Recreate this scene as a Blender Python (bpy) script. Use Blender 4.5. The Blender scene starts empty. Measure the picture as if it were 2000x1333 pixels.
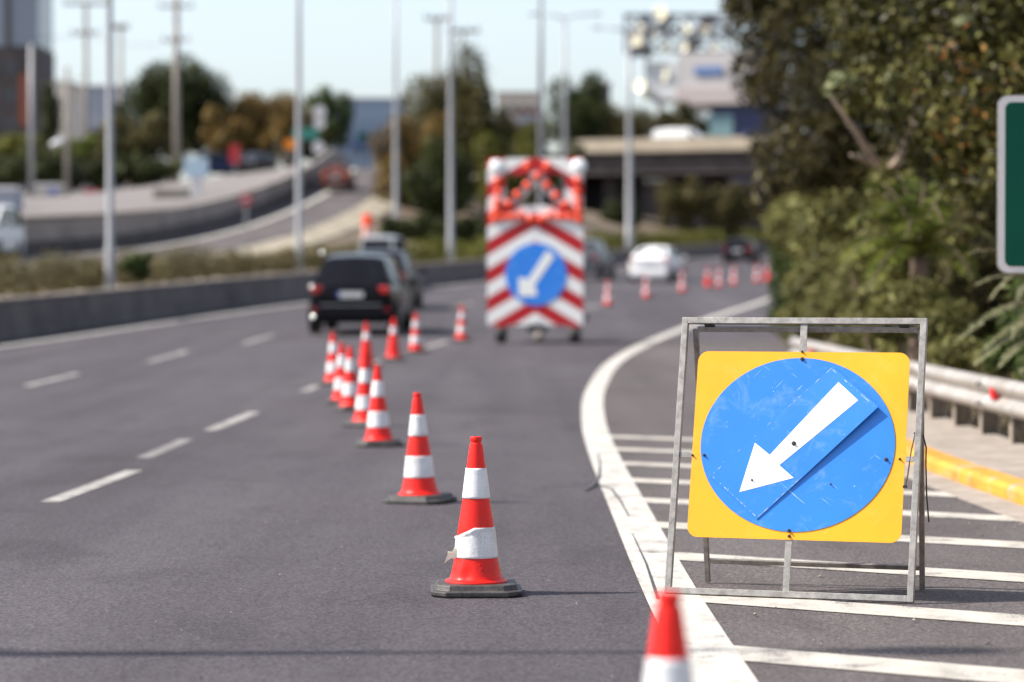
import bpy, bmesh, math, random
import numpy as np
from mathutils import Vector, Matrix
random.seed(7); RNG = np.random.default_rng(7)
R = math.radians; PI = math.pi
scene = bpy.context.scene
COL = scene.collection

# ------------------------------------------------------------------ camera
FPX = 5500.0                      # focal length in photo pixels (2000 wide) = 99 mm
CAMZ = 1.456
PITCH = math.atan(96.5 / FPX)
cam = bpy.data.cameras.new('camera')
cam.lens = FPX / 2000 * 36; cam.sensor_width = 36; cam.clip_start = 0.1; cam.clip_end = 6000
cam.dof.use_dof = True; cam.dof.focus_distance = 13.45; cam.dof.aperture_fstop = 1.62
camo = bpy.data.objects.new('camera', cam); COL.objects.link(camo)
camo.location = (0, 0, CAMZ); camo.rotation_euler = (PI/2 - PITCH, 0, 0)
scene.camera = camo

# ------------------------------------------------------------------ light
SUN_EL, SUN_AZ = 45.0, -93.0       # elevation; azimuth from +Y towards +X (sun stands to the left)
world = bpy.data.worlds.new('World'); scene.world = world; world.use_nodes = True
nt = world.node_tree; bg = nt.nodes['Background']
sky = nt.nodes.new('ShaderNodeTexSky'); sky.sky_type = 'NISHITA'; sky.sun_disc = False
sky.sun_elevation = R(SUN_EL); sky.sun_rotation = R(SUN_AZ)
sky.air_density = 1.0; sky.dust_density = 2.0; sky.ozone_density = 2.6; sky.altitude = 100
hs = nt.nodes.new('ShaderNodeHueSaturation'); hs.inputs['Saturation'].default_value = 0.60; hs.inputs['Value'].default_value = 1.04
nt.links.new(sky.outputs[0], hs.inputs['Color']); nt.links.new(hs.outputs[0], bg.inputs[0]); bg.inputs[1].default_value = 0.15
sl = bpy.data.lights.new('sun', 'SUN'); sl.energy = 4.9; sl.angle = R(0.53); sl.color = (1, 0.93, 0.84)
so = bpy.data.objects.new('sun', sl); COL.objects.link(so)
sd = Vector((math.sin(R(SUN_AZ))*math.cos(R(SUN_EL)), math.cos(R(SUN_AZ))*math.cos(R(SUN_EL)), math.sin(R(SUN_EL))))
so.rotation_euler = sd.to_track_quat('Z', 'Y').to_euler(); so.location = (-30, 0, 40)
vs = scene.view_settings; vs.view_transform = 'Standard'; vs.look = 'None'; vs.gamma = 1.0; vs.exposure = 0.64
scene.cycles.use_denoising = True
scene.cycles.max_bounces = 6; scene.cycles.transparent_max_bounces = 6
scene.cycles.sample_clamp_indirect = 6.0

# ------------------------------------------------------------------ naming and tagging
def tag(o, label=None, cat=None, group=None, kind=None):
    if label: o['label'] = label
    if cat: o['category'] = cat
    if group: o['group'] = group
    if kind: o['kind'] = kind
    return o
def thing(name, label, cat, loc=(0, 0, 0), rz=0.0, group=None, rx=0.0):
    o = bpy.data.objects.new(name, None); COL.objects.link(o)
    o.empty_display_size = 0.2
    o.location = loc; o.rotation_euler = (rx, 0, rz)
    return tag(o, label, cat, group)
def copy_tree(o, parent=None):
    c = o.copy(); COL.objects.link(c)
    if parent: c.parent = parent
    for ch in list(o.children): copy_tree(ch, c)
    return c

# ------------------------------------------------------------------ mesh builder
class MB:
    def __init__(s): s.v = []; s.f = []; s.m = []
    def add(s, vs, fs, mi=0):
        n = len(s.v); s.v += [tuple(map(float, v)) for v in vs]
        for f in fs: s.f.append(tuple(i + n for i in f)); s.m.append(mi)
        return s
    def box(s, c, size, mi=0, rot=None, taper=1.0):
        hx, hy, hz = size[0]/2, size[1]/2, size[2]/2
        pts = []
        for z in (-1, 1):
            t = taper if z > 0 else 1.0
            for x, y in ((-1, -1), (1, -1), (1, 1), (-1, 1)):
                p = Vector((x*hx*t, y*hy*t, z*hz))
                if rot: p = rot @ p
                pts.append(p + Vector(c))
        return s.add(pts, [(0, 3, 2, 1), (4, 5, 6, 7), (0, 1, 5, 4), (1, 2, 6, 5), (2, 3, 7, 6), (3, 0, 4, 7)], mi)
    def bar(s, a, b, w, h=None, mi=0, up=(0, 0, 1)):
        a, b = Vector(a), Vector(b); h = h or w
        y = (b - a); L = y.length; y.normalize()
        u = Vector(up)
        if abs(y.dot(u)) > 0.95: u = Vector((0, 1, 0)) if abs(y.y) < 0.9 else Vector((1, 0, 0))
        x = y.cross(u).normalized(); z = x.cross(y).normalized()
        rot = Matrix((x, y, z)).transposed()
        return s.box((a + b)/2, (w, L, h), mi, rot)
    def tube(s, pts, rad, n=8, mi=0, caps=True):
        pts = [Vector(p) for p in pts]
        if not hasattr(rad, '__len__'): rad = [rad]*len(pts)
        base = len(s.v); px = None
        for i, p in enumerate(pts):
            d = (pts[min(i+1, len(pts)-1)] - pts[max(i-1, 0)]).normalized()
            if px is None:
                ref = Vector((1, 0, 0)) if abs(d.x) < 0.9 else Vector((0, 1, 0))
                px = (ref - d*ref.dot(d)).normalized()
            else: px = (px - d*px.dot(d)).normalized()
            py = d.cross(px)
            for k in range(n):
                a = 2*PI*k/n
                s.v.append(tuple(p + (px*math.cos(a) + py*math.sin(a))*rad[i]))
        for i in range(len(pts)-1):
            for k in range(n):
                k2 = (k+1) % n
                s.f.append((base+i*n+k, base+i*n+k2, base+(i+1)*n+k2, base+(i+1)*n+k)); s.m.append(mi)
        if caps:
            s.f.append(tuple(base+k for k in reversed(range(n)))); s.m.append(mi)
            e = base+(len(pts)-1)*n
            s.f.append(tuple(e+k for k in range(n))); s.m.append(mi)
        return s
    def lathe(s, prof, n=32, mi=0, c=(0, 0, 0), rot=None, closed=False):
        # prof: list of (r, z[, material])
        base = len(s.v)
        for q in prof:
            for k in range(n):
                a = 2*PI*k/n
                p = Vector((q[0]*math.cos(a), q[0]*math.sin(a), q[1]))
                if rot: p = rot @ p
                s.v.append(tuple(p + Vector(c)))
        m = len(prof)
        for i in range(m if closed else m-1):
            j = (i+1) % m
            for k in range(n):
                k2 = (k+1) % n
                s.f.append((base+i*n+k, base+i*n+k2, base+j*n+k2, base+j*n+k)); s.m.append(prof[i][2] if len(prof[i]) > 2 else mi)
        if not closed:
            if prof[0][0] > 1e-5: s.f.append(tuple(base+k for k in reversed(range(n)))); s.m.append(mi)
            if prof[-1][0] > 1e-5: s.f.append(tuple(base+(m-1)*n+k for k in range(n))); s.m.append(mi)
        return s
    def prism(s, poly, o, x, y, t, mi=0):
        # polygon in the plane (o; x, y), thickness t along x cross y (front at +t)
        o, x, y = Vector(o), Vector(x), Vector(y); z = x.cross(y).normalized()
        n = len(poly)
        a = [o + x*p[0] + y*p[1] for p in poly]; b = [p + z*t for p in a]
        fs = [tuple(reversed(range(n))), tuple(range(n, 2*n))] + [(i, (i+1) % n, n+(i+1) % n, n+i) for i in range(n)]
        return s.add(a+b, fs, mi)
    def loft(s, rings, mi=0, caps=True):
        n = len(rings[0]); base = len(s.v)
        for r in rings: s.v += [tuple(map(float, p)) for p in r]
        for i in range(len(rings)-1):
            for k in range(n):
                k2 = (k+1) % n
                s.f.append((base+i*n+k, base+i*n+k2, base+(i+1)*n+k2, base+(i+1)*n+k)); s.m.append(mi)
        if caps:
            s.f.append(tuple(base+k for k in reversed(range(n)))); s.m.append(mi)
            e = base+(len(rings)-1)*n
            s.f.append(tuple(e+k for k in range(n))); s.m.append(mi)
        return s
    def build(s, name, mats, parent=None, smooth=False, bevel=0, subsurf=0, fix=True, autosmooth=None):
        me = bpy.data.meshes.new(name); me.from_pydata(s.v, [], s.f)
        if not isinstance(mats, (list, tuple)): mats = [mats]
        for m in mats: me.materials.append(m)
        me.polygons.foreach_set('material_index', s.m)
        if fix:
            bm = bmesh.new(); bm.from_mesh(me)
            bmesh.ops.recalc_face_normals(bm, faces=bm.faces); bm.to_mesh(me); bm.free()
        if smooth or autosmooth: me.polygons.foreach_set('use_smooth', [True]*len(me.polygons))
        if autosmooth: me.set_sharp_from_angle(angle=R(autosmooth))
        me.update()
        o = bpy.data.objects.new(name, me); COL.objects.link(o)
        if parent: o.parent = parent
        if bevel:
            b = o.modifiers.new('bevel', 'BEVEL'); b.width = bevel; b.segments = 2; b.limit_method = 'ANGLE'
        if subsurf:
            b = o.modifiers.new('sub', 'SUBSURF'); b.levels = subsurf; b.render_levels = subsurf
        return o
def np_mesh(name, verts, quads, mat, parent=None):
    me = bpy.data.meshes.new(name)
    nv, nq = len(verts), len(quads)
    me.vertices.add(nv); me.vertices.foreach_set('co', np.asarray(verts, np.float32).ravel())
    me.loops.add(nq*4); me.polygons.add(nq)
    me.loops.foreach_set('vertex_index', np.asarray(quads, np.int32).ravel())
    me.polygons.foreach_set('loop_start', np.arange(0, nq*4, 4, dtype=np.int32))
    me.polygons.foreach_set('loop_total', np.full(nq, 4, np.int32))
    me.materials.append(mat); me.update(calc_edges=True); me.validate()
    o = bpy.data.objects.new(name, me); COL.objects.link(o)
    if parent: o.parent = parent
    return o

# ------------------------------------------------------------------ materials
def new_mat(name):
    m = bpy.data.materials.new(name); m.use_nodes = True
    t = m.node_tree; p = t.nodes['Principled BSDF']
    return m, t, p
def nd(t, typ, **kw):
    n = t.nodes.new(typ)
    for k, v in kw.items():
        if k in ('operation', 'blend_type', 'data_type', 'feature', 'noise_dimensions', 'musgrave_type', 'wave_type', 'interpolation', 'distance'): setattr(n, k, v)
        else: n.inputs[k].default_value = v
    return n
def ramp(t, stops, interp='LINEAR'):
    n = t.nodes.new('ShaderNodeValToRGB'); n.color_ramp.interpolation = interp
    e = n.color_ramp.elements
    while len(e) < len(stops): e.new(0.5)
    for i, (pos, c) in enumerate(stops):
        e[i].position = pos; e[i].color = (c[0], c[1], c[2], 1) if hasattr(c, '__len__') else (c, c, c, 1)
    return n
def coords(t, scale=(1, 1, 1), kind='Object'):
    c = t.nodes.new('ShaderNodeTexCoord'); mp = t.nodes.new('ShaderNodeMapping'); mp.inputs['Scale'].default_value = scale
    t.links.new(c.outputs[kind], mp.inputs[0]); return mp.outputs[0]
def mixc(t, fac, a, b, blend='MIX'):
    n = t.nodes.new('ShaderNodeMix'); n.data_type = 'RGBA'; n.blend_type = blend
    for sock, v in ((n.inputs[0], fac), (n.inputs[6], a), (n.inputs[7], b)):
        if hasattr(v, 'is_linked') or hasattr(v, 'links'): t.links.new(v, sock)
        else: sock.default_value = v if not hasattr(v, '__len__') else (v[0], v[1], v[2], 1)
    return n.outputs[2]
def simple(name, col, rough=0.5, metal=0.0, var=0.12, scale=6.0, bump=0.0, bscale=60.0, coat=0.0, spec=0.5):
    m, t, p = new_mat(name)
    co = coords(t)
    nz = nd(t, 'ShaderNodeTexNoise', Scale=scale, Detail=5.0, Roughness=0.6); t.links.new(co, nz.inputs['Vector'])
    lo = tuple(c*(1-var) for c in col); hi = tuple(min(1, c*(1+var)) for c in col)
    rp = ramp(t, [(0.3, lo), (0.7, hi)]); t.links.new(nz.outputs[0], rp.inputs[0])
    t.links.new(rp.outputs[0], p.inputs['Base Color'])
    p.inputs['Roughness'].default_value = rough; p.inputs['Metallic'].default_value = metal
    p.inputs['Coat Weight'].default_value = coat; p.inputs['Specular IOR Level'].default_value = spec
    if bump:
        n2 = nd(t, 'ShaderNodeTexNoise', Scale=bscale, Detail=3.0); t.links.new(co, n2.inputs['Vector'])
        b = nd(t, 'ShaderNodeBump', Strength=bump, Distance=0.01); t.links.new(n2.outputs[0], b.inputs['Height']); t.links.new(b.outputs[0], p.inputs['Normal'])
    return m

def asphalt(name, c0, c1):
    m, t, p = new_mat(name)
    co = coords(t)
    fine = nd(t, 'ShaderNodeTexNoise', Scale=62.0, Detail=3.0, Roughness=0.8); t.links.new(co, fine.inputs['Vector'])
    vor = nd(t, 'ShaderNodeTexVoronoi', Scale=120.0); t.links.new(co, vor.inputs['Vector'])
    big = nd(t, 'ShaderNodeTexNoise', Scale=0.35, Detail=6.0, Roughness=0.6); t.links.new(coords(t, (1.0, 0.18, 1)), big.inputs['Vector'])
    rb = ramp(t, [(0.3, c0), (0.7, c1)]); t.links.new(big.outputs[0], rb.inputs[0])
    rf = ramp(t, [(0.30, 0.30), (0.5, 0.95), (0.70, 2.0)]); t.links.new(fine.outputs[0], rf.inputs[0])
    a = mixc(t, 1.0, rb.outputs[0], rf.outputs[0], 'MULTIPLY')
    st_ = nd(t, 'ShaderNodeTexNoise', Scale=1.0, Detail=4.0, Roughness=0.55); t.links.new(coords(t, (1.15, 0.012, 1)), st_.inputs['Vector'])
    rs = ramp(t, [(0.35, 0.88), (0.62, 1.08)]); t.links.new(st_.outputs[0], rs.inputs[0]); a = mixc(t, 1.0, a, rs.outputs[0], 'MULTIPLY')
    bl_ = nd(t, 'ShaderNodeTexNoise', Scale=1.3, Detail=5.0, Roughness=0.6, Distortion=0.6); t.links.new(coords(t, (1.0, 0.45, 1)), bl_.inputs['Vector'])
    rl_ = ramp(t, [(0.34, 0.84), (0.46, 1.0), (0.75, 1.06)]); t.links.new(bl_.outputs[0], rl_.inputs[0]); a = mixc(t, 1.0, a, rl_.outputs[0], 'MULTIPLY')
    # pale aggregate chips
    rv = ramp(t, [(0.06, 1.0), (0.10, 0.0)]); t.links.new(vor.outputs['Distance'], rv.inputs[0])
    sep = nd(t, 'ShaderNodeSeparateColor'); t.links.new(vor.outputs['Color'], sep.inputs[0])
    gt = nd(t, 'ShaderNodeMath', operation='GREATER_THAN'); t.links.new(sep.outputs[0], gt.inputs[0]); gt.inputs[1].default_value = 0.93
    mu = nd(t, 'ShaderNodeMath', operation='MULTIPLY'); t.links.new(rv.outputs[0], mu.inputs[0]); t.links.new(gt.outputs[0], mu.inputs[1])
    a2 = mixc(t, mu.outputs[0], a, (0.42, 0.40, 0.38))
    t.links.new(a2, p.inputs['Base Color'])
    p.inputs['Roughness'].default_value = 0.9; p.inputs['Specular IOR Level'].default_value = 0.15
    b = nd(t, 'ShaderNodeBump', Strength=0.8, Distance=0.006); t.links.new(fine.outputs[0], b.inputs['Height']); t.links.new(b.outputs[0], p.inputs['Normal'])
    return m
def road_paint(name, col, under, wear=0.42):
    m, t, p = new_mat(name)
    co = coords(t)
    n1 = nd(t, 'ShaderNodeTexNoise', Scale=2.2, Detail=7.0, Roughness=0.72); t.links.new(co, n1.inputs['Vector'])
    n2 = nd(t, 'ShaderNodeTexNoise', Scale=70.0, Detail=2.0); t.links.new(co, n2.inputs['Vector'])
    ad = nd(t, 'ShaderNodeMath', operation='MULTIPLY_ADD'); t.links.new(n2.outputs[0], ad.inputs[0]); ad.inputs[1].default_value = 0.35; t.links.new(n1.outputs[0], ad.inputs[2])
    rp = ramp(t, [(wear-0.02, 0.0), (wear+0.10, 1.0)]); t.links.new(ad.outputs[0], rp.inputs[0])
    n3 = nd(t, 'ShaderNodeTexNoise', Scale=5.0, Detail=6.0, Roughness=0.7); t.links.new(coords(t, (1, 0.5, 1)), n3.inputs['Vector'])
    rc = ramp(t, [(0.30, tuple(c*0.50 for c in col)), (0.46, tuple(c*0.82 for c in col)), (0.64, col)]); t.links.new(n3.outputs[0], rc.inputs[0])
    t.links.new(mixc(t, rp.outputs[0], under, rc.outputs[0]), p.inputs['Base Color'])
    p.inputs['Roughness'].default_value = 0.75
    b = nd(t, 'ShaderNodeBump', Strength=0.45, Distance=0.004); t.links.new(n2.outputs[0], b.inputs['Height']); t.links.new(b.outputs[0], p.inputs['Normal'])
    return m
def leaf_mat(name, cols, rough=0.42, trans=0.25):
    m, t, p = new_mat(name)
    g = t.nodes.new('ShaderNodeNewGeometry')
    n = len(cols); rp = ramp(t, [(i/(n-1), c) for i, c in enumerate(cols)])
    t.links.new(g.outputs['Random Per Island'], rp.inputs[0])
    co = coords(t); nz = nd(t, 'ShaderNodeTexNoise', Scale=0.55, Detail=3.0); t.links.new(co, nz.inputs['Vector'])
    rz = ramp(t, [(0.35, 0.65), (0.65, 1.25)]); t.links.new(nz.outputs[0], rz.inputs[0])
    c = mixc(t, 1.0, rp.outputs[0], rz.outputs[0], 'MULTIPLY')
    t.links.new(c, p.inputs['Base Color']); p.inputs['Roughness'].default_value = rough; p.inputs['Specular IOR Level'].default_value = 0.14
    tr = t.nodes.new('ShaderNodeBsdfTranslucent'); t.links.new(c, tr.inputs[0])
    mx = t.nodes.new('ShaderNodeMixShader'); mx.inputs[0].default_value = trans
    out = t.nodes['Material Output']
    t.links.new(p.outputs[0], mx.inputs[1]); t.links.new(tr.outputs[0], mx.inputs[2]); t.links.new(mx.outputs[0], out.inputs[0])
    return m
def scratched(name, c_lo, c_hi, scratch, amount=0.5, z0=0.3, z1=1.3, rough=0.42):
    """sign paint: slow fade along local z plus fine pale scratches and chips"""
    m, t, p = new_mat(name)
    co = coords(t)
    n0 = nd(t, 'ShaderNodeTexNoise', Scale=2.5, Detail=4.0); t.links.new(co, n0.inputs['Vector'])
    r0 = ramp(t, [(0.3, c_lo), (0.7, c_hi)]); t.links.new(n0.outputs[0], r0.inputs[0])
    def scr(rotx, sc, thr, dist):
        c = t.nodes.new('ShaderNodeTexCoord'); m0 = t.nodes.new('ShaderNodeMapping'); m0.inputs['Rotation'].default_value = (0, rotx, 0); mp = t.nodes.new('ShaderNodeMapping'); mp.inputs['Scale'].default_value = sc
        t.links.new(c.outputs['Object'], m0.inputs[0]); t.links.new(m0.outputs[0], mp.inputs[0])
        n = nd(t, 'ShaderNodeTexNoise', Scale=1.0, Detail=2.0, Distortion=dist); t.links.new(mp.outputs[0], n.inputs['Vector'])
        r = ramp(t, [(thr, 0.0), (thr+0.012, 1.0)]); t.links.new(n.outputs[0], r.inputs[0]); return r.outputs[0]
    a = scr(0.95, (120, 5, 5), 0.735, 0.5); b = scr(-0.75, (90, 5, 4), 0.735, 0.8); c = scr(0.1, (60, 60, 60), 0.76, 0.0)
    ab = nd(t, 'ShaderNodeMath', operation='MAXIMUM'); t.links.new(a, ab.inputs[0]); t.links.new(b, ab.inputs[1])
    abc = nd(t, 'ShaderNodeMath', operation='MAXIMUM'); t.links.new(ab.outputs[0], abc.inputs[0]); t.links.new(c, abc.inputs[1])
    # soft chalky rubs
    n5 = nd(t, 'ShaderNodeTexNoise', Scale=6.0, Detail=8.0, Roughness=0.75, Distortion=0.8); t.links.new(co, n5.inputs['Vector'])
    r5 = ramp(t, [(0.52, 0.0), (0.75, 0.45)]); t.links.new(n5.outputs[0], r5.inputs[0])
    mx = nd(t, 'ShaderNodeMath', operation='MAXIMUM'); t.links.new(abc.outputs[0], mx.inputs[0]); t.links.new(r5.outputs[0], mx.inputs[1])
    ml = nd(t, 'ShaderNodeMath', operation='MULTIPLY'); t.links.new(mx.outputs[0], ml.inputs[0]); ml.inputs[1].default_value = amount
    t.links.new(mixc(t, ml.outputs[0], r0.outputs[0], scratch), p.inputs['Base Color'])
    p.inputs['Roughness'].default_value = rough
    return m

M = {}
M['asphalt'] = asphalt('asphalt', (0.057, 0.051, 0.057), (0.091, 0.082, 0.091))
M['shoulder'] = asphalt('shoulder_asphalt', (0.082, 0.072, 0.072), (0.120, 0.106, 0.104))
M['white_line'] = road_paint('white_road_paint', (0.53, 0.505, 0.455), (0.12, 0.105, 0.105), 0.505)
M['hatch'] = road_paint('hatch_paint', (0.50, 0.465, 0.405), (0.12, 0.105, 0.105), 0.53)
M['dash'] = road_paint('worn_dash_paint', (0.38, 0.36, 0.33), (0.10, 0.09, 0.092), 0.58)
M['faint_dash'] = road_paint('faded_dash_paint', (0.24, 0.225, 0.21), (0.10, 0.09, 0.092), 0.60)
M['tar'] = simple('tar', (0.05, 0.046, 0.045), 0.6)
M['soil'] = simple('soil', (0.13, 0.095, 0.062), 0.95, var=0.45, scale=0.8, bump=0.6, bscale=12)
M['pale_soil'] = simple('pale_soil', (0.42, 0.35, 0.28), 0.95, var=0.35, scale=2.0, bump=0.6, bscale=25)
M['forecourt'] = simple('forecourt_concrete', (0.165, 0.148, 0.14), 0.9, var=0.2, scale=0.3)
M['embank'] = simple('embankment_stone', (0.30, 0.26, 0.19), 0.95, var=0.5, scale=0.7, bump=0.5, bscale=6)
M['barrier'] = simple('barrier_concrete', (0.115, 0.100, 0.098), 0.88, var=0.3, scale=1.0, bump=0.3, bscale=30)
M['parapet'] = simple('parapet_concrete', (0.24, 0.205, 0.185), 0.9, var=0.3, scale=0.5)
M['sunlit_top'] = simple('sunlit_top_concrete', (0.22, 0.185, 0.16), 0.9, var=0.3, scale=1.5)
M['concrete'] = simple('light_concrete', (0.42, 0.38, 0.34), 0.85, var=0.2, scale=0.8)
M['beige'] = simple('beige_parapet', (0.38, 0.325, 0.25), 0.85, var=0.15, scale=0.6)
M['darkwall'] = simple('dark_wall', (0.06, 0.05, 0.05), 0.9, var=0.4, scale=1.5)
M['galv'] = simple('galvanised_steel', (0.30, 0.285, 0.265), 0.48, 0.55, var=0.30, scale=26, bump=0.15, bscale=120)
M['galv_dark'] = simple('shaded_steel', (0.20, 0.18, 0.165), 0.55, 0.35, var=0.35, scale=22, bump=0.15, bscale=120)  # darker copy of the frame steel, shade of the rear bars coloured in
M['pole'] = simple('pole_galvanised', (0.31, 0.315, 0.33), 0.5, 0.2, var=0.12, scale=1.5)
M['pole_conc'] = simple('pole_concrete', (0.27, 0.24, 0.21), 0.85, var=0.15, scale=1.0)
M['wood_pole'] = simple('wooden_pole', (0.22, 0.18, 0.15), 0.85, var=0.25, scale=3.0)
M['rail'] = simple('rail_steel', (0.36, 0.34, 0.315), 0.5, 0.25, var=0.22, scale=4.0)
M['post'] = simple('rail_post', (0.30, 0.25, 0.20), 0.7, 0.2, var=0.3, scale=6.0)
M['red_refl'] = simple('red_reflector', (0.62, 0.015, 0.02), 0.3, var=0.1)
M['yellow_kerb'] = road_paint('yellow_kerb_paint', (0.62, 0.285, 0.02), (0.36, 0.30, 0.24), 0.50)
M['kerb'] = simple('kerb_concrete', (0.29, 0.25, 0.21), 0.9, var=0.25, scale=5.0, bump=0.4, bscale=40)
M['yellow'] = scratched('yellow_sign_paint', (0.80, 0.345, 0.003), (0.86, 0.405, 0.004), (0.95, 0.80, 0.35), 0.22)
M['blue'] = scratched('blue_sign_paint', (0.012, 0.175, 0.64), (0.018, 0.205, 0.70), (0.42, 0.58, 0.88), 0.62)
M['white_sign'] = scratched('white_sign_paint', (0.74, 0.75, 0.72), (0.80, 0.80, 0.77), (0.55, 0.55, 0.52), 0.25)
M['plate_edge'] = simple('worn_plate_edge', (0.55, 0.56, 0.58), 0.5, 0.3, var=0.4, scale=30)
M['bolt'] = simple('dark_bolt', (0.06, 0.055, 0.05), 0.45, 0.6, var=0.4, scale=80)
M['rubber'] = simple('black_rubber', (0.022, 0.021, 0.021), 0.62, var=0.35, scale=14, bump=0.2, bscale=70)
M['cone_base'] = simple('cone_base_rubber', (0.042, 0.039, 0.038), 0.55, var=0.4, scale=18, bump=0.35, bscale=60)
M['cone_red'] = simple('cone_red', (0.78, 0.016, 0.010), 0.38, var=0.10, scale=7, bump=0.05, bscale=40, spec=0.3)
def band_mat():
    m, t, p = new_mat('reflective_band')
    co = coords(t)
    v = nd(t, 'ShaderNodeTexVoronoi', Scale=80.0, feature='DISTANCE_TO_EDGE'); t.links.new(co, v.inputs['Vector'])
    r = ramp(t, [(0.02, (0.60, 0.61, 0.64)), (0.07, (0.80, 0.80, 0.80))]); t.links.new(v.outputs[0], r.inputs[0])
    n = nd(t, 'ShaderNodeTexNoise', Scale=9.0, Detail=4.0); t.links.new(co, n.inputs['Vector'])
    r2 = ramp(t, [(0.35, 0.86), (0.65, 1.0)]); t.links.new(n.outputs[0], r2.inputs[0])
    t.links.new(mixc(t, 1.0, r.outputs[0], r2.outputs[0], 'MULTIPLY'), p.inputs['Base Color'])
    p.inputs['Roughness'].default_value = 0.38
    n3 = nd(t, 'ShaderNodeTexNoise', Scale=26.0, Detail=2.0); t.links.new(co, n3.inputs['Vector'])
    b = nd(t, 'ShaderNodeBump', Strength=0.25, Distance=0.006); t.links.new(n3.outputs[0], b.inputs['Height']); t.links.new(b.outputs[0], p.inputs['Normal'])
    return m
M['band'] = band_mat()
def grimy(m, amount, col, scale=7.0, lo=.5, hi=.72):
    # road dirt over an existing colour, different on every object
    t = m.node_tree; p = t.nodes['Principled BSDF']; src = p.inputs['Base Color'].links[0].from_socket
    oi = t.nodes.new('ShaderNodeObjectInfo'); c = t.nodes.new('ShaderNodeTexCoord'); va = t.nodes.new('ShaderNodeVectorMath'); va.operation = 'ADD'
    ml = nd(t, 'ShaderNodeMath', operation='MULTIPLY'); ml.inputs[1].default_value = 40; t.links.new(oi.outputs['Random'], ml.inputs[0])
    t.links.new(c.outputs['Object'], va.inputs[0]); t.links.new(ml.outputs[0], va.inputs[1])
    n = nd(t, 'ShaderNodeTexNoise', Scale=scale, Detail=7.0, Roughness=.72, Distortion=.5); t.links.new(va.outputs[0], n.inputs['Vector'])
    r = ramp(t, [(lo, 0.0), (hi, amount)]); t.links.new(n.outputs[0], r.inputs[0])
    t.links.new(mixc(t, r.outputs[0], src, col), p.inputs['Base Color'])
grimy(M['cone_red'], .42, (.30, .05, .035)); grimy(M['band'], .55, (.36, .34, .33)); grimy(M['cone_base'], .35, (.16, .14, .12), 9, .45, .7)
grimy(M['barrier'], .8, (.05, .045, .045), 1.2, .45, .7); grimy(M['rail'], .5, (.30, .23, .17), 3, .45, .7); grimy(M['yellow'], .18, (.45, .24, .02), 3.5, .5, .8); grimy(M['galv'], .5, (.13, .11, .095), 11, .5, .75)
grimy(M['kerb'], .6, (.17, .135, .10), 2.5, .48, .68)
M['paper'] = simple('peeled_backing', (0.86, 0.80, 0.62), 0.6, var=0.1)
M['green'] = simple('green_sign', (0.002, 0.070, 0.044), 0.6, var=0.08, scale=2, spec=0.15)
M['sign_white'] = simple('sign_white', (0.62, 0.60, 0.60), 0.5, var=0.05)
M['bark'] = simple('bark', (0.20, 0.145, 0.105), 0.9, var=0.4, scale=8, bump=0.5, bscale=20)
M['bark_pale'] = simple('pale_bark', (0.36, 0.275, 0.21), 0.85, var=0.35, scale=5, bump=0.4, bscale=20)
M['glass'] = simple('car_glass', (0.006, 0.006, 0.009), 0.08, var=0.1, spec=0.2)
M['black_plastic'] = simple('black_plastic', (0.02, 0.02, 0.021), 0.5)
M['chrome'] = simple('chrome', (0.75, 0.75, 0.76), 0.08, 1.0, var=0.04)
M['tail'] = simple('tail_lamp', (0.42, 0.010, 0.012), 0.12, var=0.1, coat=1.0)
M['amber'] = simple('sun_glint_lamp', (0.85, 0.16, 0.02), 0.25, var=0.1)  # orange tone puts a sun glint into the tail lamp colour
M['head'] = simple('head_lamp', (0.72, 0.74, 0.76), 0.08, 0.4, var=0.05, coat=1.0)
M['plate'] = simple('number_plate', (0.66, 0.66, 0.64), 0.4, var=0.05)
M['plate_blue'] = simple('plate_blue', (0.03, 0.08, 0.42), 0.4)
def paint(name, c, rough=0.22): return simple(name, c, rough, 0.0, var=0.03, coat=0.06, spec=0.12)
# ------------------------------------------------------------------ photo pixel -> world (only to read off real positions)
FW = Vector((0, math.cos(PITCH), -math.sin(PITCH))); UP = Vector((0, math.sin(PITCH), math.cos(PITCH))); RT = Vector((1, 0, 0))
CP = Vector((0, 0, CAMZ))
def ray(px, py): return RT*((px-1000)/FPX) + UP*(-(py-666.5)/FPX) + FW
def U(px, py, Y):
    r = ray(px, py); return CP + r*(Y/r.y)
def lerp_tab(tab, y):
    if y <= tab[0][0]: return tab[0][1]
    for (a, va), (b, vb) in zip(tab, tab[1:]):
        if y <= b: return va + (vb-va)*(y-a)/(b-a)
    return tab[-1][1]
def smooth_tab(tab):
    ys = [p[0] for p in tab]; xs = [p[1] for p in tab]; n = len(tab)
    d = [(xs[i+1]-xs[i])/(ys[i+1]-ys[i]) for i in range(n-1)]
    m = [d[0]] + [(d[i-1]+d[i])/2 for i in range(1, n-1)] + [d[-1]]
    def f(y):
        if y <= ys[0]: return xs[0] + m[0]*(y-ys[0])
        if y >= ys[-1]: return xs[-1] + m[-1]*(y-ys[-1])
        i = max(k for k in range(n-1) if ys[k] <= y); h = ys[i+1]-ys[i]; t = (y-ys[i])/h
        return (2*t**3-3*t**2+1)*xs[i] + (t**3-2*t**2+t)*h*m[i] + (-2*t**3+3*t**2)*xs[i+1] + (t**3-t**2)*h*m[i+1]
    return f
YS = [-60, -30, -10] + [float(i) for i in range(0, 70, 1)] + [float(i) for i in range(70, 260, 5)] + [260., 300., 350., 400., 600., 1000., 2500.]
def z_road_c(y):
    if y < 20: return 0.0
    if y < 70: return 0.00026*(y-20)**2
    return min(0.65+0.026*(y-70), 9.5)
ZR = [(y, z_road_c(y)) for y in YS]
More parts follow.
